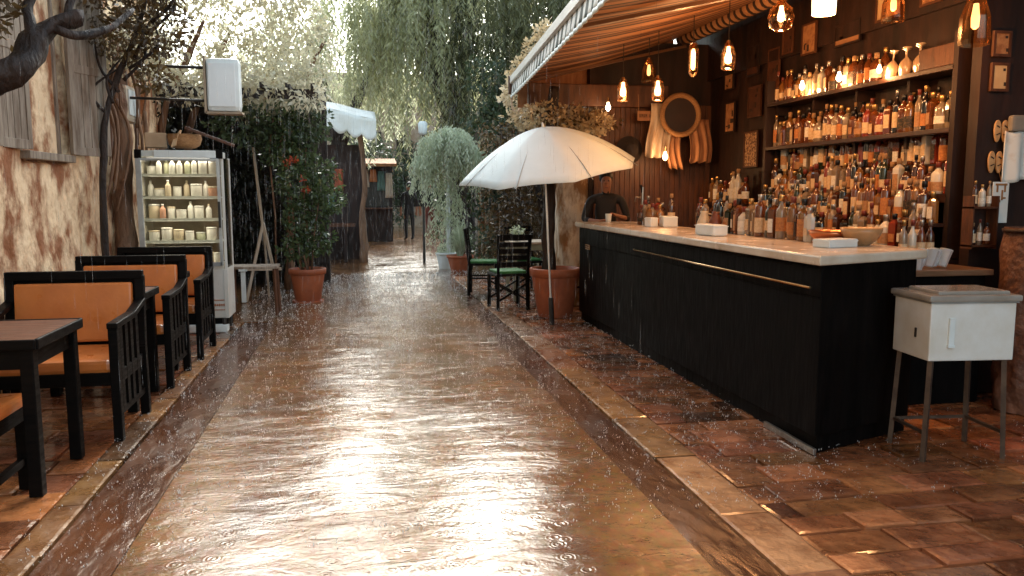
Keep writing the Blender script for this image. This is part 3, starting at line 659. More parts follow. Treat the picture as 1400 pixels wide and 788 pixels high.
leaf_cloud('foliage', lf_hedge, [(-1.1 + .28 * i, .2 + .1 * (i % 3), .35 + .5 * j, .32, .3, .34) for i in range(7) for j in range(6)] + [(-1.1, -2.4 + .45 * i, .4 + .5 * j, .2, .3, .34) for i in range(5) for j in range(6)], 11000, .085, .5, .45, seed=17, parent=hd)
iv = thing('ivy', 'trailing ivy with pale catching leaves hanging from the pergola edge', 'ivy', (-1.2, 11.0, 0))
leaf_cloud('foliage', lf_dark, [(-.25, -.2, 2.3, .35, .2, .3), (.2, -.2, 2.1, .35, .2, .35), (.55, -.1, 2.3, .35, .25, .35), (.4, .3, 1.6, .3, .25, .35)], 2000, .075, .5, .6, seed=18, parent=iv)
MB().tube([(.2, -.1, 2.6), (.1, -.12, 1.9), (.15, -.1, 1.1), (.12, 0, 0)], [.014, .012, .012, .016], 6).build('stem', palebark, iv)

# weeping pepper trees across the end of the street
def pepper(name, label, loc, clumps, n, ln, seed, trunk, mat, size=.16):
    t = thing(name, label, 'tree', loc)
    m = MB()
    for pts, rad in trunk: m.tube(pts, rad, 10, wob=.35)
    m.build('trunk', bark, t)
    weep_cloud('crown', mat, clumps, n, ln, .075, size, .2, seed=seed, parent=t)
    return t
q = random.Random(21)
def blob(n, x, y, z, r=(.7, 1.2), rz=.8): return [(q.uniform(*x), q.uniform(*y), q.uniform(*z), q.uniform(*r), q.uniform(*r), rz * q.uniform(.5, 1)) for _ in range(n)]
pepper('pepper_tree', 'big weeping pepper tree with dark forked trunk closing the end of the street', (2.6, 20, 0),
       blob(20, (-2.3, 2.2), (-1.5, 2), (3.8, 6.6)), 800, 1.5, 22,
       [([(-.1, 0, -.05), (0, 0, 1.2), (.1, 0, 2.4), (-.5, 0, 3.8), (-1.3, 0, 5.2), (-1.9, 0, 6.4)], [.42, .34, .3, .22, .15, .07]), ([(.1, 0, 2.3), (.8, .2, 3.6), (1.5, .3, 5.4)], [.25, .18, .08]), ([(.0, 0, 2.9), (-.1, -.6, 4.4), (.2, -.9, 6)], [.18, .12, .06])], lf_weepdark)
pepper('pepper_tree', 'pale weeping tree hanging over the left stall at the street end', (-.4, 20.8, 0),
       blob(24, (-2.6, 2.0), (-1.2, 1.5), (4.0, 6.8)), 800, 1.2, 23,
       [([(0, .4, -.05), (.1, .4, 1.8), (-.2, .3, 3.2), (-.7, 0, 5.2)], [.25, .2, .17, .08]), ([(0, .4, 2.6), (.6, .2, 4), (1.2, 0, 5.4)], [.15, .1, .05])], lf_weep)
pepper('pepper_tree', 'tall drooping tree filling the gap left of the striped awning', (5.2, 18, 0),
       blob(14, (-2.2, 2.2), (-1, 2), (3.0, 6.6)), 1100, 1.5, 24,
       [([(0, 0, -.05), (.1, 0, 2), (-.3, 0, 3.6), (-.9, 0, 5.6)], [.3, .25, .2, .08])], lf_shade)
tt = thing('tall_tree', 'tall leafy tree rising above the others at the end of the street', 'tree', (2.3, 19.6, 0))
MB().tube([(0, 0, -.05), (.1, 0, 3), (-.5, 0, 6), (-.8, 0, 13)], [.3, .25, .2, .1], 10, wob=.3).build('trunk', bark, tt)
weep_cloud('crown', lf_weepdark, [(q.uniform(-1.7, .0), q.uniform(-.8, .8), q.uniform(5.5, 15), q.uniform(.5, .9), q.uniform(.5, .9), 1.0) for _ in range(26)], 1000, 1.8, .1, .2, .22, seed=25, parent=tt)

# shrubs right, beyond the bar
rs = thing('flowering_shrub', 'cream flowering shrub rising behind the far end of the awning', 'shrub', (2.75, 11.6, 0))
MB().tube([(0, 0, 0), (-.05, 0, .9), (-.2, .1, 1.9), (-.4, .1, 3.0)], [.06, .05, .04, .02], 8, wob=.4).tube([(.02, 0, .3), (.3, .1, 1.4), (.6, .1, 2.4)], [.05, .04, .015], 8, wob=.4).build('trunk', bark, rs)
leaf_cloud('foliage', lf_brown, [(-.3, .1, 1.0, .5, .3, .5), (.2, .1, 1.2, .5, .3, .5), (-.5, .1, 1.8, .4, .3, .4), (.2, .15, 2.0, .5, .3, .4), (-.4, .2, .5, .4, .3, .35), (.7, .15, 2.1, .5, .3, .35)], 4200, .08, .45, .4, seed=27, parent=rs)
leaf_cloud('blossom', lf_flower, [(-.25, 0, 2.5, .35, .25, .22), (.15, 0, 2.42, .35, .25, .2), (.55, 0, 2.38, .35, .25, .18), (-.45, 0, 2.8, .25, .25, .22), (-.35, .05, 3.1, .24, .22, .25), (-.15, .05, 3.35, .24, .22, .28), (.02, .05, 3.65, .2, .2, .2), (.3, 0, 2.2, .4, .2, .15)], 4200, .07, .6, .1, seed=28, parent=rs)
rd2 = thing('shrub', 'reddish brown twiggy shrub behind the black outdoor chairs', 'shrub', (2.6, 13.2, 0))
MB().tube([(0, 0, 0), (.1, 0, 1.0), (-.1, 0, 1.8)], [.05, .04, .02], 7, wob=.4).build('trunk', bark, rd2)
leaf_cloud('foliage', lf_brown, [(-.3 + .3 * i, .1 * (i % 2), .5 + .45 * j, .32, .3, .3) for i in range(4) for j in range(5)], 3800, .085, .45, .5, seed=29, parent=rd2)

# ------------------------------------------------------------------ outdoor chairs and table
def make_chair():
    t = thing('garden_chair', '', 'chair')
    MB().box((0, 0, .43), (.42, .42, .03), bev=.006).build('seat', black, t)
    MB().box((0, 0, .462), (.38, .38, .035), bev=.014).build('cushion', greencush, t)
    for s in (-1, 1):
        MB().bar((s * .19, .20, 0), (s * .185, .19, .44), .036).bar((s * .185, .19, .44), (s * .20, .25, .92), .036, .032).build('leg', black, t)
        MB().bar((s * .19, -.19, 0), (s * .185, -.185, .43), .036).build('leg', black, t)
    m = MB()
    for k, z in enumerate((.56, .64, .72, .80, .885)): m.box((0, .195 + .055 * (z - .44) / .48, z), (.37, .018, .058 if z < .85 else .075))
    m.build('back_slat', black, t)
    m = MB()
    for y in (-.19, .2): m.bar((-.185, y, .12), (.185, y, .33), .022).bar((-.185, y + .004, .33), (.185, y + .004, .12), .022)
    for s in (-1, 1): m.bar((s * .187, -.19, .24), (s * .187, .2, .24), .022)
    m.build('stretcher', black, t)
    return t
ch = make_chair(); GC = 'black garden chairs left of the bar'
ch.location = (1.80, 9.66, 0); ch.rotation_euler = (0, 0, math.pi + .12); ch['group'] = GC
ch['label'] = 'black slatted garden chair with its back to us, nearest one with green cushion'
dup(ch, (1.72, 11.1, 0), R(78), 'black garden chair with green cushion, left one turned towards the pale table', GC)
dup(ch, (2.62, 9.85, 0), R(-68), 'black garden chair half hidden behind the large terracotta pot', GC)
dup(ch, (2.35, 11.35, 0), R(8), 'black garden chair facing us on the far side of the pale table', GC)
gt = thing('garden_table', 'pale topped square garden table between the black chairs', 'table', (2.28, 10.55, 0))
MB().box((0, 0, .76), (.62, .62, .03), bev=.006).build('tabletop', palewood, gt)
for sx in (-1, 1):
    for sy in (-1, 1): MB().bar((sx * .27, sy * .27, .745), (sx * .27, sy * .27, 0), .045).build('leg', pmat('grey_green_paint', (.26, .27, .2), (.18, .18, .12), rough=.5), gt)
for y in (-.27, .27): MB().box((0, y, .70), (.5, .02, .07)).build('apron', MATS['grey_green_paint'], gt)
o = thing('table_plant', 'small pale potted plant standing on the garden table', 'potted plant', (2.08, 10.5, .775))
MB().lathe([(.04, 0), (.055, .08), (.05, .08)], seg=14).build('pot', whiteplastic, o); leaf_cloud('foliage', lf_mint, [(0, 0, .13, .09, .09, .06)], 120, .05, .4, seed=43, parent=o)

# ------------------------------------------------------------------ white parasol
pa = thing('parasol', 'tilted white parasol on a slim pole standing in front of the bar', 'parasol', (2.04, 8.36, 0))
topp = Vector((-.105, .02, 2.10))
MB().cyl((0, 0, -.02), topp * .985, .012, .010, 12).build('pole', pmat('white_pole', (.90, .91, .90), (.84, .85, .84), rough=.32, metal=.85), pa)
MB().cyl((0, 0, -.02), topp * .14, .028, .026, 12).build('pole_foot', darkmetal, pa)
cn = thing_canopy = None
TL, TF = R(-9.0), R(7.5)
Mc = Matrix.Translation(topp) @ Matrix.Rotation(TL, 4, 'Y') @ Matrix.Rotation(TF, 4, 'X')
def can(u, v):
    a = 2 * math.pi * u + R(12); r = .98 * v
    k = 8; ph = (a * k / (2 * math.pi)) % 1.0; sc = 4 * ph * (1 - ph)
    rr = r * (1 - .075 * sc * v) ; z = -.47 * (v ** 1.75) + .018 * sc * v ** 2.2 - .012 * sc * math.sin(v * 3.1)
    return Mc @ Vector((rr * math.cos(a), rr * math.sin(a), z))
m = MB(); m.grid(can, 64, 12); bmesh.ops.remove_doubles(m.bm, verts=m.bm.verts, dist=1e-4)
cob = m.build('canopy', canvas, pa, solid=.004)
for f in cob.data.polygons: f.use_smooth = True
for k in range(8):
    a = 2 * math.pi * k / 8 + R(12)
    pts = [Mc @ Vector((r * math.cos(a), r * math.sin(a), -.47 * ((r / .98) ** 1.75) - .014)) for r in (.03, .2, .4, .6, .8, .97)]
    MB().tube(pts, .0045, 5).build('rib', grey_alu, pa)
MB().tube([Mc @ Vector((0, 0, -.02)), Mc @ Vector((0, 0, .05))], [.022, .008], 8).build('finial', whiteplastic, pa)

# ------------------------------------------------------------------ bar building
bb = thing('bar_building', 'dark timber bar front with a shelved back wall under the striped awning', 'building', (4.4, 7, 0))
MB().box((.15, .62, 1.7), (.3, 5.36, 3.5)).build('back_wall', darkwood, bb)
plank = MB()
for k in range(24): plank.box((-1.49 + k * .066, 2.68, 1.25), (.062, .04, 2.5), bev=.004)
plank.build('end_wall', midwood, bb)
MB().box((-.7, 2.85, 1.6), (1.75, .3, 3.3)).build('end_wall_core', darkwood, bb)
MB().box((1.0, -2.06, 1.75), (2.45, .09, 3.498)).build('side_wall', darkwood, bb)
MB().box((.75, -6.3, 2.0), (.3, 8.2, 4.2)).build('sky_blocker_wall', darkwood, bb)  # unseen wall added to block sky light from the near right
MB().box((-1.50, 2.58, 2.58), (1.75, .10, .26), bev=.01).build('beam', midwood, bb)
MB().box((-.02, .2, 3.05), (.05, 5.2, .5)).build('upper_panel', darkwood, bb)
MB().box((.0, -.6, 3.475), (.95, 7.2, .04)).build('sky_blocker_board', darkwood, bb)  # board added above the awning gap to keep sky light out
pp = thing('plaster_pier', 'flaking pale plaster pier between the big pot and the man', 'pier', (2.66, 9.9, 0))
MB().grid(lambda u, v: (.21 * math.copysign(abs(math.cos(u * 6.2832)) ** .35, math.cos(u * 6.2832)) * (1 + .2 * mnoise.noise(Vector((u * 9, v * 8, 1)))), .18 * math.copysign(abs(math.sin(u * 6.2832)) ** .35, math.sin(u * 6.2832)) * (1 + .2 * mnoise.noise(Vector((u * 9, v * 8, 2)))), 2.45 * v), 48, 40).build('pier', pale_plaster, pp)
MB().box((.42, -.12, 2.24), (.30, .06, .56), bev=.02).build('plaster_patch', pmat('pale_wall_plaster', (.72, .62, .48), (.6, .46, .3), rough=.8), pp)
# right edge stone pillar and side counter
rp = thing('stone_pillar', 'rough brown stone pillar at the right edge beside the white cool box', 'pillar', (4.32, 4.46, 0))
MB().grid(lambda u, v: ((.20 + .04 * mnoise.noise(Vector((math.cos(u * 6.28) * 3, math.sin(u * 6.28) * 3, v * 7)))) * math.cos(u * 6.2832), (.2 + .04 * mnoise.noise(Vector((math.cos(u * 6.28) * 3, math.sin(u * 6.28) * 3, v * 7)))) * math.sin(u * 6.2832), 1.2 * v), 32, 24).build('shaft', pmat('rough_brown_stone', (.20, .085, .045), (.09, .035, .02), rough=.6, nscale=8, bump=.8, bscale=20, bdist=.03), rp)
MB().lathe([(.001, 1.16), (.21, 1.165), (.215, 1.19), (.001, 1.195)], seg=24, close=False).build('cap', darkwood, rp)
lc = thing('side_counter', 'low brown wooden side counter with plastic cups right of the marble bar', 'counter', (3.83, 4.85, 0))
MB().box((0, 0, .895), (.66, .42, .04), bev=.006).build('top', pmat('side_counter_wood', (.22, .12, .065), (.13, .06, .03), rough=.3, nscale=5, stretch=(.6, 4, 4)), lc)
MB().box((0, .02, .435), (.62, .36, .87)).build('cabinet', blackpanel, lc)

# black counter
ct = thing('bar_counter', 'long black panelled bar counter with marble top and brass rail', 'bar counter', (2.42, 3.87, 0))
def P4(y0, y1): return None
front = [(0, 0), (.78, .28), (.78, .70), (.62, .85), (.62, 4.78), (0, 4.78)]
MB().prism([(x + (.03 if x < .1 else 0), y + (.03 if y < .3 else 0), 0) for x, y in front], (0, 0, .10)).build('plinth', blackpanel, ct)
MB().prism([(x, y, .10) for x, y in front], (0, 0, .94)).build('body', blackpanel, ct, bevel=.006)
m = MB().box((-.001, 2.38, .86), (.008, 4.74, .004)).box((-.003, 2.38, .945), (.010, 4.76, .15), bev=.002)
m.build('front_panel', blackpanel, ct)
MB().prism([(-.045, -.045, 1.04), (.84, .27, 1.04), (.84, .73, 1.04), (.64, .90, 1.04), (.64, 4.82, 1.04), (-.045, 4.82, 1.04)], (0, 0, .055)).build('countertop', counter_m, ct, bevel=.012)
MB().tube([(-.03, .06, .915), (-.03, 1.6, .915), (-.03, 2.9, .92)], .008, 8).build('rail', brass, ct)
MB().box((-.005, .26, .022), (.02, .55, .035)).build('metal_kick_strip', steel, ct, bevel=.003)
MB().box((-.012, 4.42, .84), (.010, .14, .05)).build('sticker', pmat('tan_sticker', (.5, .3, .15), rough=.5), ct)
m = MB()
for k in range(6):
    m.box((-.0175, 4.37 + k * .02, .852), (.002, .012, .014)); m.box((-.0175, 4.365 + k * .022, .83), (.002, .014, .012))
m.build('sticker_print', ink, ct)

# shelves on the back wall
sh = thing('back_bar', 'tiered dark wooden bottle display covering the wall behind the bar', 'shelf unit', (4.4, 6.3, 0))
YA, YB = 5.15, 7.72
MB().box((-.26, .28, .47), (.50, 3.0, .94)).build('cabinet', darkwood, sh)
STEPS = [(3.99, 1.00, 'lowest display step'), (4.10, 1.20, 'second display step'), (4.20, 1.41, 'third display step'), (4.30, 1.635, 'fourth display step')]
for i, (x, z, nm) in enumerate(STEPS):
    MB().box(((x + 4.38) / 2 - 4.4 - .025, .155, z - .012), (4.38 - x + .05, 2.66, .024)).build('shelf', shelfwood, sh)
    MB().box((x - 4.4 - .047, .155, z - .035), (.012, 2.66, .05)).build('shelf_lip', shelfwood, sh)
for z in (1.885, 2.325):
    MB().box((-.12, .155, z - .018), (.26, 2.66, .036), bev=.004).build('shelf', shelfwood, sh)
    for k in range(5): MB().box((-.08, -1.25 + k * .67, z - .08), (.16, .03, .09)).build('bracket', darkwood, sh)
for y in (-1.19, 1.50): MB().box((-.13, y, 1.75), (.24, .05, 1.6)).build('side_panel', darkwood, sh)

# bottles ------------------------------------------------------------
gcol = {'amber': ((.22, .06, .014), .1), 'brown': ((.06, .018, .008), .1), 'clear': ((.42, .31, .21), .06), 'dark green': ((.014, .022, .009), .08),
        'golden': ((.36, .15, .035), .08), 'black': ((.008, .006, .006), .12), 'red': ((.22, .03, .015), .12), 'frosted': ((.62, .56, .46), .4)}
GM = {k: pmat('glass_' + k.replace(' ', '_'), c, tuple(v * .8 for v in c), rough=r, trans=.45 if k in ('clear', 'amber', 'golden') else 0.0, coat=1.0, coat_rough=.03) for k, (c, r) in gcol.items()}
LM = {'cream': pmat('label_cream', (.66, .48, .29), (.54, .36, .2), rough=.7, nscale=60, contrast=(.45, .6)), 'white': pmat('label_white', (.74, .68, .58), (.56, .46, .34), rough=.7, nscale=60, contrast=(.5, .65)),
      'tan': pmat('label_tan', (.48, .26, .12), (.3, .14, .06), rough=.7, nscale=60), 'black': pmat('label_black', (.02, .015, .012), (.16, .09, .04), rough=.6, nscale=60, contrast=(.5, .65)),
      'orange': pmat('label_orange', (.55, .22, .06), (.35, .12, .04), rough=.7, nscale=60)}
CM = {'black': pmat('cap_black', (.012, .01, .01), rough=.35), 'gold': pmat('cap_gold', (.6, .36, .13), rough=.3, metal=.8), 'red': pmat('cap_red', (.20, .035, .02), rough=.4), 'silver': pmat('cap_silver', (.5, .45, .4), rough=.3, metal=.8), 'cork': pmat('cap_cork', (.4, .22, .1), rough=.8)}
def round_prof(r, h, sh, nk):   # radius, height, shoulder height, neck radius
    return [(r * .92, 0), (r, .008), (r, sh), (r * .93, sh + (h - sh) * .16), (r * .6, sh + (h - sh) * .34), (nk, sh + (h - sh) * .52), (nk * .95, h - .02), (nk * 1.18, h - .018), (nk * 1.18, h)]
SHAPES = {'tall wine': (.036, .300, .185, .0135, 16, False), 'slender': (.029, .310, .20, .011, 14, False), 'round spirit': (.040, .265, .170, .014, 16, False), 'square': (.043, .255, .180, .014, 4, True), 'stubby': (.047, .215, .130, .015, 16, False), 'tall spirit': (.036, .285, .205, .014, 16, False), 'flat flask': (.045, .235, .160, .014, 8, True)}
protos = {}
def bottle(shape, gc, lc_, cc, loc, label, group, s=1.0, rz=0):
    key = (shape, gc, lc_, cc); r, h, shh, nk, seg, flatb = SHAPES[shape]
    if key not in protos:
        m = MB(); m.lathe(round_prof(r, h, shh, nk), seg=max(seg, 8) if not flatb else seg, smooth=not flatb)
        if flatb:
            # square or flask section: flatten the body, keep the neck round
            for v in m.bm.verts:
                if seg == 8: v.co.y *= .62
                if seg == 4 and v.co.z <= shh + .002: pass
            bmesh.ops.rotate(m.bm, verts=m.bm.verts, cent=(0, 0, 0), matrix=Matrix.Rotation(math.pi / seg, 3, 'Z'))
        b = m.build('bottle', GM[gc], bevel=.003 if flatb else 0)
        lm = MB(); hq = random.Random(str(key)); z0, z1 = shh * hq.uniform(.12, .3), shh * hq.uniform(.58, .85)
        rl = r * 1.012
        if flatb:
            k = rl * math.cos(math.pi / seg) if seg == 4 else rl * .95 * .62
            wd = r * 1.1 if seg == 4 else r * 1.1
            lm.box((0, -(k + .0025), (z0 + z1) / 2), (wd, .004, z1 - z0))
        else:
            lm.lathe([(rl, z0), (rl, z1)], seg=seg, close=False)
        lb = lm.build('label', LM[lc_], b)
        cp = MB().lathe([(nk * 1.3, h - .034), (nk * 1.32, h + .004), (nk * 1.15, h + .008)], seg=10).build('cap', CM[cc], b)
        protos[key] = b; o = b
    else:
        src = protos[key]; o = src.copy(); COL.objects.link(o)
        for chd in src.children: c = chd.copy(); COL.objects.link(c); c.parent = o
    o.location = loc; o.rotation_euler = (0, 0, rz); o.scale = (s, s, s)
    cat = 'bottle'; tag(o, label, cat, group)
    return o
GB2 = 'bottles shelved behind the bar'
def pick(q, tier):
    gc = q.choice(['amber', 'clear', 'clear', 'golden', 'golden', 'golden', 'brown', 'brown', 'black', 'dark green', 'amber', 'clear', 'amber', 'amber', 'frosted', 'red'])
    lc_ = q.choice(['cream', 'cream', 'white', 'tan', 'tan', 'orange', 'cream', 'black'])
    return q.choice(list(SHAPES)), gc, lc_, q.choice(list(CM))
q = random.Random(99)
def fill_row(x, z, y0, y1, where, pitch=.088, gap=0.0, smin=.95, smax=1.15):
    y = y0; k = 0
    while y < y1:
        s_, gc, l_, c_ = pick(q, where); s = q.uniform(smin, smax); wdt = SHAPES[s_][0] * 2 * s
        if q.random() > gap:
            lbl = f'{gc} {s_} bottle, {l_} label, {ORD[k]} from the pillar end, {where}'
            bottle(s_, gc, l_, c_, (x + q.uniform(-.008, .008), y + wdt / 2, z + .001), lbl, GB2, s, -math.pi / 2 + q.uniform(-.3, .3)); k += 1
        y += max(wdt + .004, pitch * q.uniform(.85, 1.15))
for i, (x, z, nm) in enumerate(STEPS): fill_row(x, z, YA, YB - .05, nm, pitch=.073, smin=.9 if i else .95)
fill_row(4.235, 1.885, YA + .02, YB, 'middle wall shelf front', pitch=.082, smax=1.12, smin=.95)
fill_row(4.33, 1.885, YA + .05, YB, 'middle wall shelf back', pitch=.13, smax=1.1, smin=1.0)
fill_row(4.25, 2.325, 6.10, YB, 'top wall shelf front', pitch=.092, gap=.1, smax=1.12, smin=.9)
fill_row(4.34, 2.325, 6.12, YB - .3, 'top wall shelf back', pitch=.2, smax=1.1, smin=1.0)
# bottles on the inner edge of the counter
y = 4.9; k = 0
while y < 6.75:
    s_, gc, l_, c_ = pick(q, ''); s = q.uniform(.9, 1.1)
    if not 4.98 < y < 5.02:
        bottle(s_, gc, l_, c_, (2.96 + q.uniform(-.03, .03), y, 1.096), f'{gc} {s_} bottle, {l_} label, {ORD[k]} from the right along the marble counter edge', 'bottles on the counter', s, -math.pi / 2 + q.uniform(-.4, .4)); k += 1
    y += q.uniform(.075, .105)
# far end cluster on the counter and a small far shelf
for k in range(9):
    s_, gc, l_, c_ = pick(q, '')
    bottle(s_, gc, l_, c_, (2.82 + .10 * (k % 3) + q.uniform(-.02, .02), 7.55 + .13 * (k // 3) + q.uniform(-.03, .03), 1.096), f'{gc} {s_} bottle, {l_} label, {["front", "middle", "back"][k // 3]} {["left", "centre", "right"][k % 3]} of the cluster by the tap', 'bottles in the far counter cluster', q.uniform(.85, 1.05), q.uniform(0, 6))
fs = thing('wall_shelf', 'small dark shelf of bottles on the back wall near the far corner', 'shelf', (4.27, 8.72, 1.30))
MB().box((0, 0, -.015), (.24, 1.0, .03)).build('board', shelfwood, fs); MB().box((.02, -.3, -.07), (.18, .025, .09)).box((.02, .3, -.07), (.18, .025, .09)).build('bracket', darkwood, fs)
for k in range(9):
    s_, gc, l_, c_ = pick(q, ''); l_ = q.choice(['white', 'cream'])
    bottle(s_, gc, l_, c_, (4.23 + q.uniform(-.03, .03), 8.30 + .105 * k, 1.301), f'{gc} {s_} bottle with {l_} label, {ORD[k]} along the small far wall shelf', 'bottles on the small far shelf', q.uniform(1.0, 1.25), -math.pi / 2 + q.uniform(-.3, .6))

# counter clutter
def cbox(name, label, loc, s, rz, cat='box', mat=whiteplastic, bev=.012):
    o = MB().box((0, 0, s[2] / 2), s, bev=bev).box((0, 0, s[2] - .012), (s[0] * 1.02, s[1] * 1.02, .006)).build(name, mat); o.location = loc; o.rotation_euler = (0, 0, rz); tag(o, label, cat, 'white boxes on the counter'); return o
cbox('napkin_box', 'white rounded napkin box on the middle of the marble counter', (2.66, 5.78, 1.096), (.13, .27, .085), .12, bev=.02)
cbox('napkin_box', 'white flat box near the far end of the marble counter', (2.92, 7.30, 1.096), (.14, .22, .10), -.2)
cbox('napkin_box', 'small white box beside the tap at the counter far end', (2.74, 7.28, 1.096), (.09, .10, .09), .3)
cbox('napkin_box', 'long low white box on the near corner of the marble counter', (2.84, 4.42, 1.096), (.24, .13, .05), .28, bev=.006)
o = MB().lathe([(.05, 0), (.10, .02), (.135, .06), (.14, .085), (.13, .08), (.09, .03), (.001, .02)], seg=24, close=False).build('copper_bowl', copper); o.location = (3.0, 4.72, 1.096); tag(o, 'round copper bowl on the counter in front of the bottles', 'bowl')
o = MB().lathe([(.05, 0), (.09, .03), (.12, .08), (.125, .11), (.11, .10), (.001, .04)], seg=24, close=False).build('copper_bowl', pmat('pale_horn', (.5, .27, .12), rough=.3)); o.location = (3.08, 4.52, 1.096); tag(o, 'pale brown deep bowl on the counter near the corner', 'bowl')
for k, (x, y, mt, lb) in enumerate(((2.86, 6.36, 'cap_gold', 'cream ceramic jug on the counter beside the white napkin box'), (2.90, 6.22, 'cap_red', 'dark red ceramic jug on the counter next to the cream jug'), (2.95, 6.08, 'copper', 'copper coloured jug on the counter nearest the bottle row'))):
    t = thing('jug', lb, 'jug', (x, y, 1.096), group='jugs on the counter')
    mm = [pmat('cream_glaze', (.62, .5, .34), rough=.35), pmat('red_glaze', (.16, .045, .02), rough=.3), copper][k]
    MB().lathe([(.035, 0), (.055, .03), (.06, .07), (.04, .12), (.028, .15), (.034, .17), (.026, .165), (.001, .05)], seg=18, close=False).build('body', mm, t)
    MB().tube([(.03, 0, .15), (.08, 0, .14), (.085, 0, .08), (.055, 0, .05)], .007, 6).build('handle', mm, t)
tp = thing('beer_tap', 'slim metal beer tap column at the far end of the counter', 'tap', (2.86, 7.86, 1.095))
MB().cyl((0, 0, 0), (0, 0, .02), .05, .05, 16).cyl((0, 0, .02), (0, 0, .38), .016, .014, 12).build('column', steel, tp)
MB().tube([(0, 0, .27), (-.07, 0, .28), (-.08, 0, .23)], .009, 8).build('spout', steel, tp); MB().cyl((0, 0, .30), (-.02, 0, .40), .01, .013, 10).build('handle', black, tp)
cup_m = pmat('frosted_plastic_cup', (.72, .74, .74), (.62, .64, .64), rough=.3, trans=.4)
for k in range(5):
    o = MB().lathe([(.026, 0), (.028, .004), (.040, .115), (.042, .117), (.040, .113), (.001, .02)], seg=18, close=False).build('plastic_cup', cup_m)
    if k: o.location = (3.66 + .05 * k, 4.76 + .03 * (k % 2), .97); o.rotation_euler = (0, R(18), .2)
    else: o.location = (3.63, 4.70, .916)
    o.location.z = .93 if k else .916
    tag(o, ('upright frosted plastic cup, leftmost on the side counter' if k == 0 else f'tilted frosted plastic cup, {ORD[k]} from the left on the side counter'), 'cup', 'plastic cups on the side counter')

# cool box on metal legs
standm = pmat('dull_stand_metal', (.12, .085, .06), (.06, .04, .03), rough=.45, metal=.4, nscale=9)
cb = thing('cool_box', 'white ice box with clear lid on a thin metal stand at the right', 'cool box', (3.17, 3.80, 0), rz=R(-6))
MB().box((0, 0, .70), (.47, .34, .31), bev=.008).build('box', pmat('white_ice_box', (.74, .73, .69), (.62, .57, .48), rough=.45, nscale=3, bump=.25, bscale=8, bdist=.01), cb)
lid = MB().box((0, 0, .876), (.51, .38, .035), bev=.012).box((.02, 0, .90), (.40, .28, .022), bev=.01).build('lid', pmat('cloudy_plastic_lid', (.52, .48, .42), (.36, .31, .25), rough=.15, trans=.3), cb)
MB().box((0, 0, .857), (.485, .355, .012)).build('lid_rim', grey_alu, cb)
MB().box((-.12, -.175, .70), (.03, .012, .15), bev=.003).box((-.12, -.178, .625), (.036, .014, .014)).build('latch', whiteplastic, cb)
MB().box((-.24, -.05, .68), (.006, .012, .05)).build('keyhole', darkmetal, cb)
for sx in (-1, 1):
    for sy in (-1, 1): MB().bar((sx * .205, sy * .145, .545), (sx * .225, sy * .16, 0), .024).build('leg', standm, cb)
MB().bar((-.215, -.153, .15), (-.215, .153, .15), .016).bar((.215, -.153, .15), (.215, .153, .15), .016).bar((-.215, .153, .15), (.215, .153, .15), .016).build('stretcher', standm, cb)

# ------------------------------------------------------------------ awning
aw = thing('striped_awning', 'striped canvas awning with white fringed valance over the bar', 'awning', (1.9, 6, 0))
def awn_mat():
    m = D.materials.new('striped_awning_canvas'); m.use_nodes = True
    nt = m.node_tree; N = nt.nodes; L = nt.links; p = N['Principled BSDF']; out = N['Material Output']
    tc = N.new('ShaderNodeTexCoord'); sp = N.new('ShaderNodeSeparateXYZ'); L.new(tc.outputs['Object'], sp.inputs[0])
    nz = N.new('ShaderNodeTexNoise'); nz.inputs['Scale'].default_value = 2; L.new(tc.outputs['Object'], nz.inputs['Vector'])
    a = N.new('ShaderNodeMath'); a.operation = 'MULTIPLY_ADD'; a.inputs[1].default_value = .03; L.new(nz.outputs['Fac'], a.inputs[0]); L.new(sp.outputs['Y'], a.inputs[2])
    b = N.new('ShaderNodeMath'); b.operation = 'MULTIPLY'; b.inputs[1].default_value = 4.2; L.new(a.outputs[0], b.inputs[0])
    fr_ = N.new('ShaderNodeMath'); fr_.operation = 'FRACT'; L.new(b.outputs[0], fr_.inputs[0])
    rp_ = N.new('ShaderNodeValToRGB'); cr = rp_.color_ramp; cr.interpolation = 'LINEAR'
    cr.elements[0].position = 0; cr.elements[0].color = (.40, .18, .075, 1); cr.elements[1].position = 1; cr.elements[1].color = (.40, .18, .075, 1)
    for ps, c in ((.38, (.40, .18, .075, 1)), (.41, (.035, .014, .008, 1)), (.53, (.035, .014, .008, 1)), (.56, (.22, .09, .038, 1)), (.74, (.22, .09, .038, 1)), (.77, (.045, .018, .01, 1)), (.88, (.045, .018, .01, 1)), (.91, (.40, .18, .075, 1))):
        e = cr.elements.new(ps); e.color = c
    L.new(fr_.outputs[0], rp_.inputs[0]); L.new(rp_.outputs[0], p.inputs['Base Color']); p.inputs['Roughness'].default_value = .6
    t = N.new('ShaderNodeBsdfTranslucent'); L.new(rp_.outputs[0], t.inputs[0]); ms = N.new('ShaderNodeMixShader'); ms.inputs[0].default_value = .26
    L.new(p.outputs[0], ms.inputs[1]); L.new(t.outputs[0], ms.inputs[2]); L.new(ms.outputs[0], out.inputs[0])
    return m
awm = awn_mat()
Y0, Y1 = 2.6, 9.85
def fx(y): return -.075 * (9.85 - y)      # the front edge runs out slightly towards the street
def awf(u, v):
    y = Y0 + (Y1 - Y0) * u; x = 1.93 + fx(y) + (2.12 - fx(y)) * v
    z = 2.74 + .62 * v - .06 * math.sin(math.pi * v) + .012 * math.sin(y * 2 * math.pi * 2.1) * math.sin(math.pi * min(1, v * 1.3))
    return (x - 1.9, y - 6, z)
MB().grid(awf, 150, 14).build('canvas', awm, aw, solid=.004)
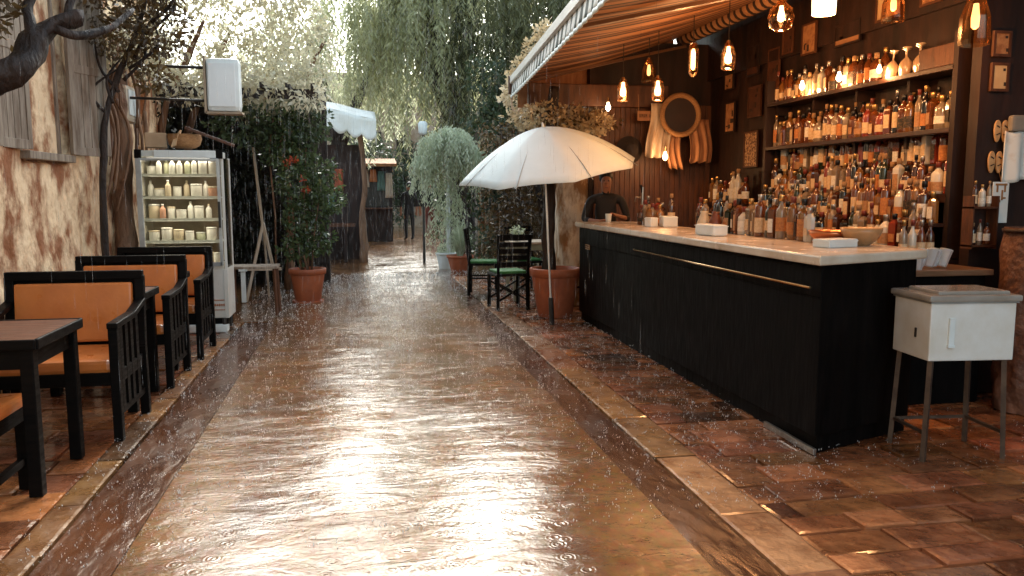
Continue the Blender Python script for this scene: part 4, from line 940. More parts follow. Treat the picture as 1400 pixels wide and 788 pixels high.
MB().bar((fx(Y0), Y0 - 6, 2.775), (fx(Y1), Y1 - 6, 2.775), .085, .10, bev=.012).build('front_bar', pmat('white_awning_bar', (.68, .69, .68), (.58, .58, .56), rough=.4), aw)
def val_mat():
    m = D.materials.new('fringed_valance_stripes'); m.use_nodes = True
    nt = m.node_tree; N = nt.nodes; L = nt.links; p = N['Principled BSDF']
    tc = N.new('ShaderNodeTexCoord'); sp = N.new('ShaderNodeSeparateXYZ'); L.new(tc.outputs['Object'], sp.inputs[0])
    b = N.new('ShaderNodeMath'); b.operation = 'MULTIPLY'; b.inputs[1].default_value = 5.2; L.new(sp.outputs['Y'], b.inputs[0])
    fr_ = N.new('ShaderNodeMath'); fr_.operation = 'FRACT'; L.new(b.outputs[0], fr_.inputs[0])
    rp_ = N.new('ShaderNodeValToRGB'); cr = rp_.color_ramp; cr.interpolation = 'CONSTANT'
    cr.elements[0].color = (.74, .77, .75, 1); cr.elements[1].position = .55; cr.elements[1].color = (.045, .06, .05, 1)
    L.new(fr_.outputs[0], rp_.inputs[0]); L.new(rp_.outputs[0], p.inputs['Base Color']); p.inputs['Roughness'].default_value = .75
    return m
vm = val_mat()
def vaf(u, v):
    y = Y0 + (Y1 - Y0) * u; z = 2.735 - .15 * v
    return (fx(y) - .012 + .005 * math.sin(y * 2 * math.pi * 6.2) * v - .02 * v, y - 6, z)
MB().grid(vaf, 460, 4).build('valance', vm, aw, solid=.003)
MB().grid(lambda u, v: (fx(Y0 + (Y1 - Y0) * u) - .034 + .005 * math.sin((Y0 + (Y1 - Y0) * u) * 2 * math.pi * 6.2), Y0 + (Y1 - Y0) * u - 6, 2.587 - .035 * v), 460, 1).build('valance_hem', canvas, aw, solid=.006)
# wound roll, folding arms, end
rollm = pmat('rolled_canvas', (.50, .25, .11), (.36, .16, .065), rough=.8, nscale=5)
m = MB(); m.tube([(2.14, Y0 - 6 + .1 * k, 3.32) for k in range(int((Y1 - Y0) * 10))], .085, 14); m.build('roll', rollm, aw)
m = MB()
for k in range(52): m.lathe([(.088, -.018), (.094, 0), (.088, .018)], seg=14, close=False); 
m.bm.free(); m = MB()
for k in range(50):
    yy = Y0 - 6 + .12 + .143 * k
    m.tube([(2.14, yy, 3.32), (2.145, yy + .05, 3.32)], .092, 14)
m.build('roll_strap', pmat('dark_strap', (.04, .018, .01), rough=.8), aw)
for yy in (9.5, 6.3, 3.2): MB().bar((.06 + fx(yy), yy - 6, 2.70), (1.1, yy - 6 - .5, 2.92), .05, .03).bar((1.1, yy - 6 - .5, 2.92), (2.1, yy - 6 + .1, 3.2), .05, .03).build('folding_arm', pmat('arm_brown', (.2, .1, .05), rough=.4), aw)
MB().box((.0, Y1 - 6 + .015, 2.72), (.12, .03, .22), bev=.008).build('end_cap', pmat('brown_bracket', (.12, .05, .025), rough=.5), aw)
MB().tube([(-.01, Y1 - 6 + .02, 2.60), (-.02, Y1 - 6 + .02, 2.5), (.0, Y1 - 6 + .02, 2.42), (.06, Y1 - 6 + .02, 2.40), (.10, Y1 - 6 + .02, 2.46)], .012, 7).build('crank_hook', cloth_pale, aw)
def sidef(u, v): return (.05 + 2.0 * u, Y1 - 6 - .02, 2.70 + .62 * u * (1 - v) - .26 * v * (1 - .4 * u) + .012 * math.sin(v * 9))
MB().grid(sidef, 20, 8).build('side_valance', cloth_tan, aw, solid=.004)

# ------------------------------------------------------------------ lamps
bulb_e = emat('glowing_bulb', (1.0, .72, .42), 4.0)
shade_e = emat('glowing_shade', (1.0, .74, .46), 1.2)
amber_glass = D.materials.new('amber_lamp_glass'); amber_glass.use_nodes = True
N = amber_glass.node_tree.nodes; L = amber_glass.node_tree.links; tr = N.new('ShaderNodeBsdfTransparent'); tr.inputs[0].default_value = (.85, .62, .4, 1); gl = N.new('ShaderNodeBsdfGlossy'); gl.inputs['Roughness'].default_value = .12; gl.inputs[0].default_value = (.9, .7, .5, 1)
lw = N.new('ShaderNodeLayerWeight'); lw.inputs[0].default_value = .4; ms = N.new('ShaderNodeMixShader'); L.new(lw.outputs['Facing'], ms.inputs[0]); L.new(tr.outputs[0], ms.inputs[1]); L.new(gl.outputs[0], ms.inputs[2]); L.new(ms.outputs[0], N['Material Output'].inputs[0])
GL = 'pendant lamps under the awning'
def awz(x): v = (x - 1.93) / 2.12; return 2.74 + .62 * v - .06 * math.sin(math.pi * max(0, min(1, v)))
def lamp(kind, loc, energy, label):
    x, y, z = loc; t = thing('pendant_lamp', label, 'lamp', loc, group=GL); top = min(awz(x), 3.3) - z
    MB().cyl((0, 0, .12), (0, 0, max(top, .3)), .004, .004, 6).build('cord', darkmetal, t)
    MB().cyl((0, 0, .08), (0, 0, .13), .022, .016, 12).build('socket', brass, t)
    if kind == 'shade':
        MB().lathe([(.075, -.10), (.08, .08), (.076, .08), (.071, -.10)], seg=24, close=False).build('lamp_shade', shade_e, t)
        MB().ball((0, 0, -.01), .03).build('bulb', bulb_e, t)
    elif kind == 'globe':
        MB().lathe([(.03, -.10), (.075, -.07), (.095, 0), (.08, .06), (.035, .10), (.03, .12)], seg=20, close=False).build('lamp_shade', amber_glass, t)
        MB().lathe([(.006, -.03), (.022, -.02), (.027, .01), (.016, .05), (.012, .08)], seg=12).build('bulb', bulb_e, t)
    elif kind == 'jar':
        MB().lathe([(.045, -.11), (.06, -.10), (.062, .02), (.05, .06), (.035, .085), (.035, .11)], seg=10, smooth=False, close=False).build('lamp_shade', amber_glass, t)
        MB().lathe([(.006, -.06), (.026, -.05), (.03, -.01), (.016, .04), (.012, .08)], seg=12).build('bulb', bulb_e, t)
    elif kind == 'tube':
        MB().lathe([(.02, -.16), (.045, -.12), (.05, .06), (.03, .14)], seg=10, smooth=False, close=False).build('lamp_shade', amber_glass, t)
        MB().lathe([(.008, -.10), (.018, -.08), (.018, .05), (.01, .08)], seg=12).build('bulb', bulb_e, t)
    elif kind == 'dim':
        MB().lathe([(.07, -.12), (.075, -.10), (.07, .0), (.045, .07), (.035, .11)], seg=12, smooth=False, close=False).build('lamp_shade', amber_glass, t)
        MB().lathe([(.006, -.05), (.018, -.04), (.02, 0), (.012, .06)], seg=12).build('bulb', emat('dim_bulb', (1, .55, .25), 1.0) if 'dim_bulb' not in MATS else MATS['dim_bulb'], t)
    if energy:
        ld = D.lights.new('lamp_light', 'POINT'); ld.energy = energy * .58; ld.color = (1.0, .50, .20); ld.shadow_soft_size = .05
        lo = D.objects.new('lamp_light', ld); COL.objects.link(lo); lo.parent = t; lo.location = (0, 0, -.17)
    return t
lamp('jar', (2.68, 8.0, 2.45), .8, 'small lit pendant jar lamp, leftmost under the awning')
lamp('dim', (2.97, 8.05, 2.66), 0, 'dim amber pendant jar, second from the left')
lamp('jar', (2.88, 7.55, 2.41), 2.5, 'bright pendant jar lamp hanging just below the dim amber jar')
lamp('tube', (3.00, 7.0, 2.62), 7, 'long narrow glass pendant lamp in front of the round dark disc')
lamp('jar', (3.10, 6.5, 2.56), 9, 'lit square jar pendant lamp right of the long narrow glass one')
lamp('globe', (3.02, 5.5, 2.67), 9, 'round glass globe pendant lamp with a bright bulb')
lamp('shade', (3.08, 5.05, 2.70), 12, 'glowing cylinder shade pendant lamp at the top of the picture')
lamp('dim', (3.56, 5.0, 2.68), 6, 'faceted amber glass jar pendant, second from the right')
lamp('dim', (3.79, 4.52, 2.50), 6, 'large amber glass lantern jar, rightmost of the pendants').scale = (1.25, 1.25, 1.4)
def bulb(label, loc, e, r=.022):
    o = thing('wall_bulb', label, 'lamp', loc, group='bare glowing bulbs')
    MB().lathe([(r * .3, -r * 1.4), (r, -r * .6), (r, r * .3), (r * .5, r * 1.4), (r * .45, r * 2)], seg=12).build('bulb', bulb_e, o)
    MB().cyl((0, 0, r * 2), (0, 0, r * 4), r * .55, r * .5, 10).build('socket', brass, o)
    ld = D.lights.new('bulb_light', 'POINT'); ld.energy = e * .52; ld.color = (1.0, .50, .20); ld.shadow_soft_size = .04
    lo = D.objects.new('bulb_light', ld); COL.objects.link(lo); lo.parent = o; lo.location = (-.02, -.06, -.05)
bulb('bare glowing bulb on the plank wall below the round disc', (3.62, 9.2, 1.84), 4, .03)
bulb('bare glowing bulb beside the pale plaster patch', (2.95, 9.35, 2.42), 1, .03)
bulb('glowing bulb among the bottles in the middle of the top shelf', (4.17, 6.55, 2.42), 3, .025)
bulb('glowing bulb among bottles at the far third of the top shelf', (4.17, 7.15, 2.42), 3, .025)
bulb('glowing bulb in front of the upturned glasses on the top shelf', (4.14, 5.95, 2.40), 3, .02)

# ------------------------------------------------------------------ wall clutter
dk = thing('round_basket', 'round dark basket tray with tan rim hanging over draped cloth', 'basket', (3.83, 9.30, 2.34))
pr = [(.20, 0), (.203, .04), (.218, .065), (.245, .065), (.264, .035), (.25, .0)]
m = MB(); m.lathe(pr, seg=36, close=False); bmesh.ops.rotate(m.bm, verts=m.bm.verts, cent=(0, 0, 0), matrix=Matrix.Rotation(R(90), 3, 'X')); m.build('rim', straw, dk)
m = MB(); m.cyl((0, .0, 0), (0, -.022, 0), .206, .206, 32); m.build('tray', pmat('blackened_wood', (.02, .009, .006), (.035, .014, .008), rough=.5, nscale=6), dk)
def drape(x0, x1, z0, z1, y, seed, amp=.03):
    return lambda u, v: (x0 + (x1 - x0) * u + .03 * math.sin(v * 4 + seed), y + amp * math.sin(u * 17 + seed) * (.4 + v), z1 + (z0 - z1) * v - .03 * abs(math.sin(u * 9)) * v)
o = MB().grid(drape(3.47, 3.75, 1.86, 2.48, 9.36, 1), 24, 12).build('hanging_cloth', cloth_pale, solid=.006); tag(o, 'pale wrinkled cloth hanging left of the round basket', 'cloth')
o = MB().grid(drape(3.72, 3.92, 1.72, 2.2, 9.38, 3), 20, 10).build('hanging_cloth', cloth_tan, solid=.006); tag(o, 'tan cloth hanging directly under the round basket', 'cloth')
o = MB().grid(drape(3.97, 4.26, 1.80, 2.3, 9.36, 5), 20, 10).build('hanging_cloth', cloth_tan, solid=.006); tag(o, 'rust coloured cloth hanging right of the round basket', 'cloth')
sg = thing('wooden_sign', 'small wooden sign with dark lettering hanging on strings by the plank wall', 'sign', (3.47, 9.40, 2.335))
MB().box((0, 0, 0), (.27, .02, .12), bev=.008).build('board', pmat('sign_board', (.34, .16, .07), (.24, .10, .045), rough=.6), sg)
m = MB(); gl_ = 0
for k in range(4):
    x = -.105 + k * .026; m.box((x - .006, -.0115, .0), (.004, .003, .04)).box((x + .006, -.0115, .0), (.004, .003, .04)).box((x, -.0115, (.008 if k % 2 else -.014)), (.012, .003, .006), rot=(0, .5 if k % 2 else 0, 0))
for k in range(4):
    x = .02 + k * .026; m.box((x - .006, -.0115, .0), (.004, .003, .04)).box((x + .006, -.0115, -.003), (.004, .003, .034)).box((x, -.0115, (.012 if k % 2 else -.002)), (.012, .003, .006), rot=(0, -.5 if k % 2 else .3, 0))
m.build('lettering', ink, sg)
MB().cyl((-.12, 0, .06), (-.13, 0, .25), .003, .003, 5).cyl((.12, 0, .06), (.13, 0, .25), .003, .003, 5).build('string', straw, sg)
ht = thing('straw_hat', 'dark round hat hanging on the plank wall beside the plaster pier', 'hat', (3.27, 9.50, 1.93))
m = MB(); m.lathe([(.17, 0), (.165, .012), (.10, .02), (.09, .09), (.06, .11), (.001, .11)], seg=28, close=False); bmesh.ops.rotate(m.bm, verts=m.bm.verts, cent=(0, 0, 0), matrix=Matrix.Rotation(R(90), 3, 'X')); m.build('brim', pmat('dark_felt', (.02, .012, .009), rough=.9), ht)
m = MB(); m.cyl((0, -.03, 0), (0, -.05, 0), .093, .091, 28); m.build('band', cloth_tan, ht)
# framed pictures: (label, y, z, w(y), h) on back wall x=4.4
def picture(label, loc, w_, h_, face, pat=None, rz=0.0, fm=None):
    t = thing('picture_frame', label, 'picture', loc, rz=rz, group='pictures hung around the bar')
    MB().box((0, 0, h_ / 2 - .009), (w_, .02, .018)).box((0, 0, -h_ / 2 + .009), (w_, .02, .018)).box((-w_ / 2 + .009, 0, 0), (.018, .02, h_ - .036)).box((w_ / 2 - .009, 0, 0), (.018, .02, h_ - .036)).build('frame', fm or darkwood, t)
    MB().box((0, .003, 0), (w_ - .034, .008, h_ - .034)).build('print', face, t)
    if pat:
        m = MB(); qq = random.Random(int(loc[1] * 100))
        for k in range(pat): m.box((qq.uniform(-.36, .36) * w_, -.003, qq.uniform(-.38, .38) * h_), (w_ * qq.uniform(.05, .16), .004 + .0004 * k, h_ * qq.uniform(.04, .2)))
        m.build('print_marks', ink, t)
RW = R(-90)
tanp = pmat('tan_print', (.40, .19, .08), (.25, .10, .04), rough=.6, nscale=14, contrast=(.45, .6))
darkp = pmat('dark_print', (.10, .035, .016), (.05, .018, .01), rough=.5, nscale=9)
patp = pmat('patterned_print', (.50, .30, .15), (.10, .035, .016), rough=.6, nscale=34, contrast=(.47, .53))
picture('framed picture with busy tan pattern above the small far shelf', (4.36, 8.50, 1.90), .32, .40, patp, None, RW, midwood)
picture('plain tan paper picture right of the busy patterned frame', (4.36, 7.90, 1.93), .22, .26, tanp, 3, RW)
picture('tan framed picture hung just above the plain tan paper', (4.36, 7.98, 2.26), .22, .30, tanp, 5, RW, midwood)
picture('narrow dark portrait frame high on the back wall by the shelf end', (4.36, 8.05, 2.72), .24, .42, darkp, 4, RW, midwood)
picture('dark framed picture in the second column from the shelf end', (4.36, 8.45, 2.42), .30, .34, darkp, 4, RW, midwood)
picture('dim rusty framed picture high near the far corner', (4.36, 8.52, 2.88), .28, .34, darkp, 5, RW)
picture('dim brown framed picture low near the far corner', (4.36, 9.05, 2.30), .26, .36, tanp, 5, RW)
picture('small square rust picture over the far corner of the bar', (4.36, 9.1, 2.74), .24, .24, tanp, 3, RW)
picture('blank tan notice board high above the top bottle shelf', (4.36, 6.75, 2.84), .40, .20, pmat('blank_tan_board', (.42, .2, .09), rough=.6), 1, RW)
picture('small tan framed picture, upper of two on the dark side wall', (4.30, 4.87, 2.42), .14, .17, tanp, 2, 0, midwood)
picture('small tan framed picture, lower of two on the dark side wall', (4.30, 4.87, 2.20), .14, .19, pmat('bright_tan_print', (.6, .4, .2), (.5, .3, .14), rough=.6), 2, 0, midwood)
picture('tan framed picture high on the back wall, nearest the awning roll', (4.34, 7.35, 2.90), .26, .30, tanp, 3, RW, midwood)
picture('small dark framed picture high above the far end of the top shelf', (4.34, 7.75, 2.95), .20, .26, darkp, 3, RW, midwood)
picture('wide amber framed picture above the pillar end of the top shelf', (4.34, 6.15, 2.95), .34, .22, MATS['bright_tan_print'], 4, RW, midwood)
picture('rusty square framed picture above the upturned wine glasses', (4.34, 5.65, 2.98), .24, .26, tanp, 3, RW, midwood)
# carved sandal-shaped plaques in pairs
for nm, z in (('upper', 1.84), ('lower', 1.63)):
    t = thing('carved_plaque', f'pair of tan oval carved soles hung on the dark side wall, {nm} pair', 'plaque', (4.34 if nm == 'upper' else 4.31, 4.875, z), group='carved plaques on the side wall')
    for s in (-1, 1):
        m = MB(); pts = [(s * .030 + .026 * math.cos(a) * (1 + .15 * math.sin(a)), 0, .075 * math.sin(a)) for a in [2 * math.pi * k / 20 for k in range(20)]]
        m.prism(pts, (0, -.014, 0)).build('sole', pmat('tan_carved_wood', (.56, .34, .16), (.4, .22, .09), rough=.6, nscale=14), t, bevel=.003)
        m = MB(); m.box((s * .03, -.016, .03), (.026, .004, .008), rot=(0, .5, 0)).box((s * .028, -.016, -.02), (.03, .004, .007), rot=(0, -.4, 0)).build('carving', ink, t)
    m = MB()
    for k in range(3): m.box((.085, -.008, -.03 + k * .026), (.022, .006, .008))
    m.build('tassel', paper, t)
nt_ = thing('paper_notice', 'white paper notice with brown emblem hanging at the right edge', 'notice', (4.345, 4.84, 1.215))
MB().box((0, 0, .14), (.125, .006, .28)).build('sheet', whitepaper, nt_)
m = MB(); tn = pmat('brown_print', (.36, .17, .06), rough=.7)
m.box((-.03, -.005, .235), (.012, .004, .05)).box((.03, -.005, .235), (.012, .004, .05)).box((0, -.005, .262), (.09, .004, .014)).box((.01, -.005, .19), (.012, .004, .07)).box((.028, -.005, .17), (.02, .004, .012)).box((-.012, -.005, .15), (.02, .004, .02)).build('emblem', tn, nt_)
MB().cyl((0, 0, .28), (0, .06, .44), .002, .002, 5).build('string', straw, nt_)
ap = thing('hanging_apron', 'stained pale apron hanging from a hook at the right edge', 'apron', (4.46, 4.83, 1.5))
MB().grid(lambda u, v: (-.12 + .34 * u, .015 * math.sin(u * 16) * (.4 + v), .34 * (1 - v) - .012 * math.sin(u * 9)), 24, 12).build('cloth', pmat('stained_white_cloth', (.74, .72, .66), (.45, .26, .13), rough=.85, nscale=3, contrast=(.5, .7)), ap, solid=.006)
MB().box((.06, .0, .39), (.30, .05, .11), bev=.02).build('collar', pmat('grey_cloth', (.26, .23, .19), (.18, .15, .12), rough=.9), ap)
rk = thing('spice_rack', 'small dark rack of little bottles on the side wall below the carved plaques', 'rack', (4.19, 4.82, 1.06))
for z in (0, .26): MB().box((0, .01, z), (.20, .10, .012)).build('board', midwood, rk)
for sx in (-1, 1): MB().box((sx * .095, .01, .16), (.01, .10, .36)).build('side_panel', midwood, rk)
for k in range(6):
    s_, gc, l_, c_ = pick(random.Random(k + 5), ''); bottle('slender' if k % 2 else 'round spirit', gc, 'white' if k % 3 else 'cream', c_, (4.13 + .055 * (k % 3), 4.82, 1.067 if k < 3 else 1.327), f'little {gc} bottle, {ORD[k % 3]} from left on the {"lower" if k < 3 else "upper"} board of the side wall rack', 'little bottles in the rack', .55, 0)
# ornament on the top shelf
pearly = pmat('pearly_glass', (.62, .45, .30), (.5, .3, .15), rough=.1, coat=1, trans=.3)
for k in range(6):
    o = MB().lathe([(.034, 0), (.046, .05), (.044, .10), (.02, .13), (.005, .145), (.005, .20), (.035, .212), (.036, .216)], seg=18, close=False).build('wine_glass', pearly)
    o.location = (4.22 + .05 * (k % 2), 5.57 + .085 * k, 2.328); o.rotation_euler = (R(-4 + 2 * k), R(3), 0)
    tag(o, f'upturned pale wine glass, {ORD[k]} from the wooden box on the top shelf', 'glass', 'upturned wine glasses')
o = MB().box((0, 0, .075), (.16, .38, .15), bev=.004).build('wooden_box', midwood); o.location = (4.24, 5.32, 2.327); tag(o, 'brown wooden box at the pillar end of the top shelf', 'box')
# small bottles and jars near the side wall
for k in range(4):
    s_, gc, l_, c_ = pick(q, ''); bottle('slender', gc, 'cream', c_, (3.72 + .07 * k, 4.98, .917), f'{gc} slender bottle with cream label, {ORD[k]} of four behind the plastic cups', 'bottles on the side counter', 1.0, 0)

# ------------------------------------------------------------------ background stalls and buildings
sl = thing('market_stall', 'stall with pale scalloped canopy and brown timber at the left street end', 'stall', (-.4, 17, 0))
def stc(u, v):
    x = -.9 + 1.7 * u; y = -.6 + 1.2 * v
    return (x, y, 3.45 - .36 * u - .25 * (1 - v) + .008 * math.sin(u * 14))
scanvas = pmat('rain_soaked_canvas', (.82, .82, .77), (.68, .66, .58), rough=.75, nscale=3, bump=.3, bscale=10)
MB().grid(stc, 24, 10).build('canopy', scanvas, sl, solid=.01)
MB().grid(lambda u, v: (-.9 + 1.7 * u, -.61 - .02 * math.sin(u * 20), 3.20 - .36 * u - (.34 + .10 * abs(math.sin(u * 18.85))) * v + .008 * math.sin(u * 14)), 90, 6).build('canopy_front', scanvas, sl, solid=.008)
MB().grid(lambda u, v: (.80, -.6 + 1.2 * u, 2.84 + .25 * u - (.45 + .1 * abs(math.sin(u * 12.56))) * v), 36, 4).build('canopy_side', scanvas, sl, solid=.008)
MB().tube([(.52, -.3, -.03), (.50, -.3, 1.0), (.56, -.3, 1.6), (.45, -.3, 2.9)], [.10, .06, .05, .05], 10, wob=.3).build('post', palebark, sl)
MB().box((-.2, .5, 1.15), (1.5, .1, 2.5)).build('back_board', darkwood, sl)
MB().box((-.15, -.1, .75), (1.0, .5, .06)).build('counter_board', midwood, sl)
for x in (-.45, .15): MB().box((x, -.1, .36), (.06, .4, .72)).build('trestle', darkwood, sl)
crate_m = [pmat('orange_fabric', (.55, .2, .07), rough=.8), pmat('pale_fabric', (.62, .52, .42), rough=.8), pmat('rust_fabric', (.4, .1, .05), rough=.8), pmat('teal_fabric', (.12, .22, .2), rough=.8)]
for k, (x, z, w_, h_, mi, lb) in enumerate(((-.72, 2.0, .28, .4, 0, 'orange cloth hanging on the stall board, upper left'), (-.42, 1.95, .3, .55, 1, 'pale cloth hanging on the stall board beside the orange one'), (.02, 1.9, .2, .45, 2, 'rust red cloth hanging on the stall near its post'), (-.55, 1.4, .34, .4, 1, 'pale cloth hanging low on the stall board'), (-.2, 1.35, .25, .3, 3, 'teal cloth hanging low on the stall board'))):
    o = MB().grid(lambda u, v: (x + w_ * (u - .5), .02 * math.sin(u * 12 + k), z - h_ * v + .0), 10, 6).build('stall_cloth', crate_m[mi], solid=.008); o.location = (-.4, 17.40, 0); tag(o, lb, 'cloth', 'cloths hanging on the market stall')
bgb = thing('shop_building', 'pale shop front with rust coloured fascia closing the street', 'building', (2.6, 33, 0))
MB().box((0, .6, 3.0), (10.5, .8, 6.2)).build('wall', pmat('pale_far_wall', (.34, .26, .19), (.22, .14, .08), rough=.8), bgb)
MB().box((-.2, .14, 2.15), (2.2, .14, .28)).build('fascia', crate_m[0], bgb)
for k in range(3):
    wn = MB().box((-.9 + k * .8, .17, 1.35), (.62, .07, 1.2)).build('window', greywood, bgb); MB().box((-.9 + k * .8, .128, 1.35), (.52, .02, 1.08)).build('pane', MATS['dark_window_glass'], wn)
for k in range(4):
    wn = MB().box((-1.8 + k * 1.0, .17, 3.4), (.5, .07, .9)).build('window', greywood, bgb); MB().box((-1.8 + k * 1.0, .128, 3.4), (.4, .02, .78)).build('pane', MATS['dark_window_glass'], wn)
fb = thing('street_kiosk', 'dark timber kiosk standing left of the far people', 'kiosk', (.55, 23.5, 0))
MB().box((0, .3, 1.1), (.9, .6, 2.2)).build('body', darkwood, fb); MB().box((0, -.1, 2.25), (1.1, 1.2, .08), rot=(.15, 0, 0)).build('roof', cloth_tan, fb)
MB().box((0, -.02, 1.45), (.7, .03, .9)).build('opening', darkmetal, fb); MB().box((0, -.12, .95), (.9, .25, .04)).build('shelf', midwood, fb)
lmp = thing('street_lantern', 'small white lantern on a post at the far end of the street', 'street lamp', (1.32, 16.4, 0))
MB().cyl((0, 0, -.03), (0, 0, 2.55), .03, .025, 8).build('post', darkmetal, lmp); MB().lathe([(.05, 2.55), (.085, 2.60), (.095, 2.78), (.06, 2.82)], seg=12).build('lantern', whiteplastic, lmp)
# far hedge of bushes to close gaps
for k, (x, y, lb) in enumerate(((-3.4, 17.5, 'dark bush behind the market stall on the left'), (3.9, 16.2, 'dark bush right of the spiky grass pot'), (4.6, 13.4, 'dark bush behind the bar building corner'), (-2.8, 22, 'dark bush at the far left of the street end'), (5.4, 23, 'dark bush at the far right of the street end'), (3.5, 27, 'dark bush beyond the far people, right of the lane'), (-.2, 25.3, 'dark bush beyond the kiosk at the end of the lane'), (3.3, 21.5, 'dark bush between the lane and the big weeping tree'), (1.8, 31.5, 'dark bush under the far shop front, in the middle of the lane end'))):
    t = thing('bush', lb, 'bush', (x, y, 0), group='dark bushes lining the street'); qq = random.Random(60 + k)
    MB().tube([(0, 0, -.05), (.05, 0, 1.0), (0, .1, 2.0)], [.08, .06, .03], 7, wob=.3).build('trunk', bark, t)
    leaf_cloud('foliage', lf_dark if k != 1 else lf_hedge, [(qq.uniform(-.9, .9), qq.uniform(-.5, .5), qq.uniform(.4, 3.0), .55, .5, .5) for _ in range(16)], 3600, .13, .45, .4, seed=61 + k, parent=t)

for k, (x, z, w_, h_, mi, lb) in enumerate(((.62, 2.05, .24, .5, 1, 'pale garment hanging at the left of the far kiosk opening'), (.86, 2.05, .2, .35, 0, 'orange garment hanging in the middle of the far kiosk opening'), (1.08, 2.0, .2, .55, 3, 'teal garment hanging at the right of the far kiosk opening'), (1.30, 1.95, .2, .7, 1, 'long pale garment hanging outside the far kiosk'))):
    o = MB().grid(lambda u, v: (x + w_ * (u - .5) * (.8 + .3 * v), .015 * math.sin(u * 14 + k), z - h_ * v), 10, 6).build('garment', crate_m[mi], solid=.01); o.location = (-.4, 23.37, 0); tag(o, lb, 'garment', 'garments on the far kiosk')
gw = thing('garden_wall', 'dark stone garden wall behind the brown shrub on the right', 'wall', (5.0, 16.9, 0))
MB().grid(lambda u, v: (-2.5 + 6 * u, .05 * mnoise.noise(Vector((u * 9, v * 5, 0))), -.1 + 2.9 * v), 60, 30).build('face', plaster, gw); MB().box((.5, .25, 1.35), (6, .38, 2.9)).build('core', darkwood, gw)
t = thing('bush', 'tall dark ivy bush covering the end of the garden wall', 'bush', (2.9, 16.3, 0))
MB().tube([(0, 0, -.05), (.05, 0, 1.5), (0, .1, 3.0)], [.08, .06, .03], 7, wob=.3).build('trunk', bark, t)
leaf_cloud('foliage', lf_dark, [(-.35 + .35 * (i % 4), .15 * (i % 3), .4 + .42 * (i // 2), .45, .35, .4) for i in range(18)], 5200, .11, .45, .45, seed=71, parent=t)
# ------------------------------------------------------------------ people
skin_m = pmat('skin', (.36, .16, .085), (.30, .12, .06), rough=.5)
hair_m = pmat('dark_hair', (.012, .008, .006), rough=.5)
dcloth = pmat('dark_jacket', (.012, .010, .010), (.02, .016, .014), rough=.8)
def person(label, loc, rz, pose, top, legs, h=1.74):
    """pose: (arm targets) one continuous body, hair as a child"""
    J = []; E = []; Rr = []; K = []
    def add(p, r, par=None, k='top'):
        J.append(Vector(p)); Rr.append(r); K.append(k)
        if par is not None: E.append((par, len(J) - 1))
        return len(J) - 1
    pel = add((0, 0, .94), (.145, .10), None, 'legs'); wa = add((0, .0, 1.08), (.125, .09), pel); chs = add((0, .0, 1.28), (.155, .105), wa); ush = add((0, 0, 1.42), (.11, .075), chs)
    nk = add((0, -.01, 1.475), .050, ush, 'skin'); hd1 = add((0, -.03, 1.555), (.058, .066), nk, 'skin'); hd2 = add((0, -.01, 1.635), (.075, .092), hd1, 'skin'); add((0, .0, 1.70), (.058, .07), hd2, 'skin')
    add((0, -.112, 1.59), .013, hd1, 'skin')
    for s in (-1, 1):
        sh_ = add((s * .19, 0, 1.40), .058, ush); el, wr, hn = pose['arm'][0 if s < 0 else 1]
        e_ = add(el, .044, sh_); w_ = add(wr, .030, e_, 'skin'); h_ = add(hn, (.036, .022), w_, 'skin')
        d = (Vector(hn) - Vector(wr)).normalized(); sd = d.cross(Vector((0, 0, 1))); sd = sd.normalized() if sd.length > .1 else Vector((1, 0, 0))
        for k in range(4): add(Vector(hn) + d * (.085 - .012 * abs(k - 1.3)) + sd * (.022 * (k - 1.5)), .0085, h_, 'skin')
        add(Vector(hn) + d * .03 + sd * .05 * s, .010, w_, 'skin')
        hp = add((s * .09, 0, .86), .095, pel, 'legs'); kn, an = pose['leg'][0 if s < 0 else 1]
        k_ = add(kn, .062, hp, 'legs'); a_ = add(an, .042, k_, 'legs'); add(Vector(an) + Vector((0, -.15, -.055)), (.04, .028), a_, 'shoe')
    me = skin_body(J, E, Rr, 'person')
    for m_ in (top, legs, skin_m, dcloth): me.materials.append(m_)
    idx = {'top': 0, 'legs': 1, 'skin': 2, 'shoe': 3}
    for f in me.polygons:
        c = f.center; b = min(range(len(J)), key=lambda i: (J[i] - c).length - (Rr[i][0] if isinstance(Rr[i], tuple) else Rr[i]) * .6)
        f.material_index = idx[K[b]]; f.use_smooth = True
    o = D.objects.new('person', me); COL.objects.link(o); o.location = loc; o.rotation_euler = (0, 0, rz); s = h / 1.74; o.scale = (s, s, s)
    tag(o, label, 'person')
    MB().ball((0, .024, 1.672), .10, 3, (.88, 1.0, .92), wob=.12).build('hair', hair_m, o)
    m = MB()
    for sx in (-1, 1): m.ball((sx * .028, -.092, 1.628), .009, 1)
    m.build('eye', ink, o)
    MB().box((0, -.092, 1.545), (.04, .012, .009), bev=.003).build('mouth', pmat('lips', (.25, .07, .05), rough=.5), o)
    return o
stand = [((-.1, .02, .50), (-.1, .05, .09)), ((.1, -.03, .50), (.1, 0, .09))]
person('man in a dark jacket standing behind the far end of the bar', (2.86, 9.10, 0), R(-15), {'arm': [((-.27, -.06, 1.16), (-.12, -.24, 1.13), (-.04, -.28, 1.15)), ((.27, -.06, 1.16), (.18, -.26, 1.19), (.10, -.32, 1.22))], 'leg': stand}, dcloth, dcloth, 1.66)
hang = lambda s: ((s * .25, .02, 1.14), (s * .26, -.03, .90), (s * .26, -.04, .82))
walk = [((-.1, -.16, .50), (-.1, -.02, .09)), ((.1, .04, .50), (.1, .22, .11))]
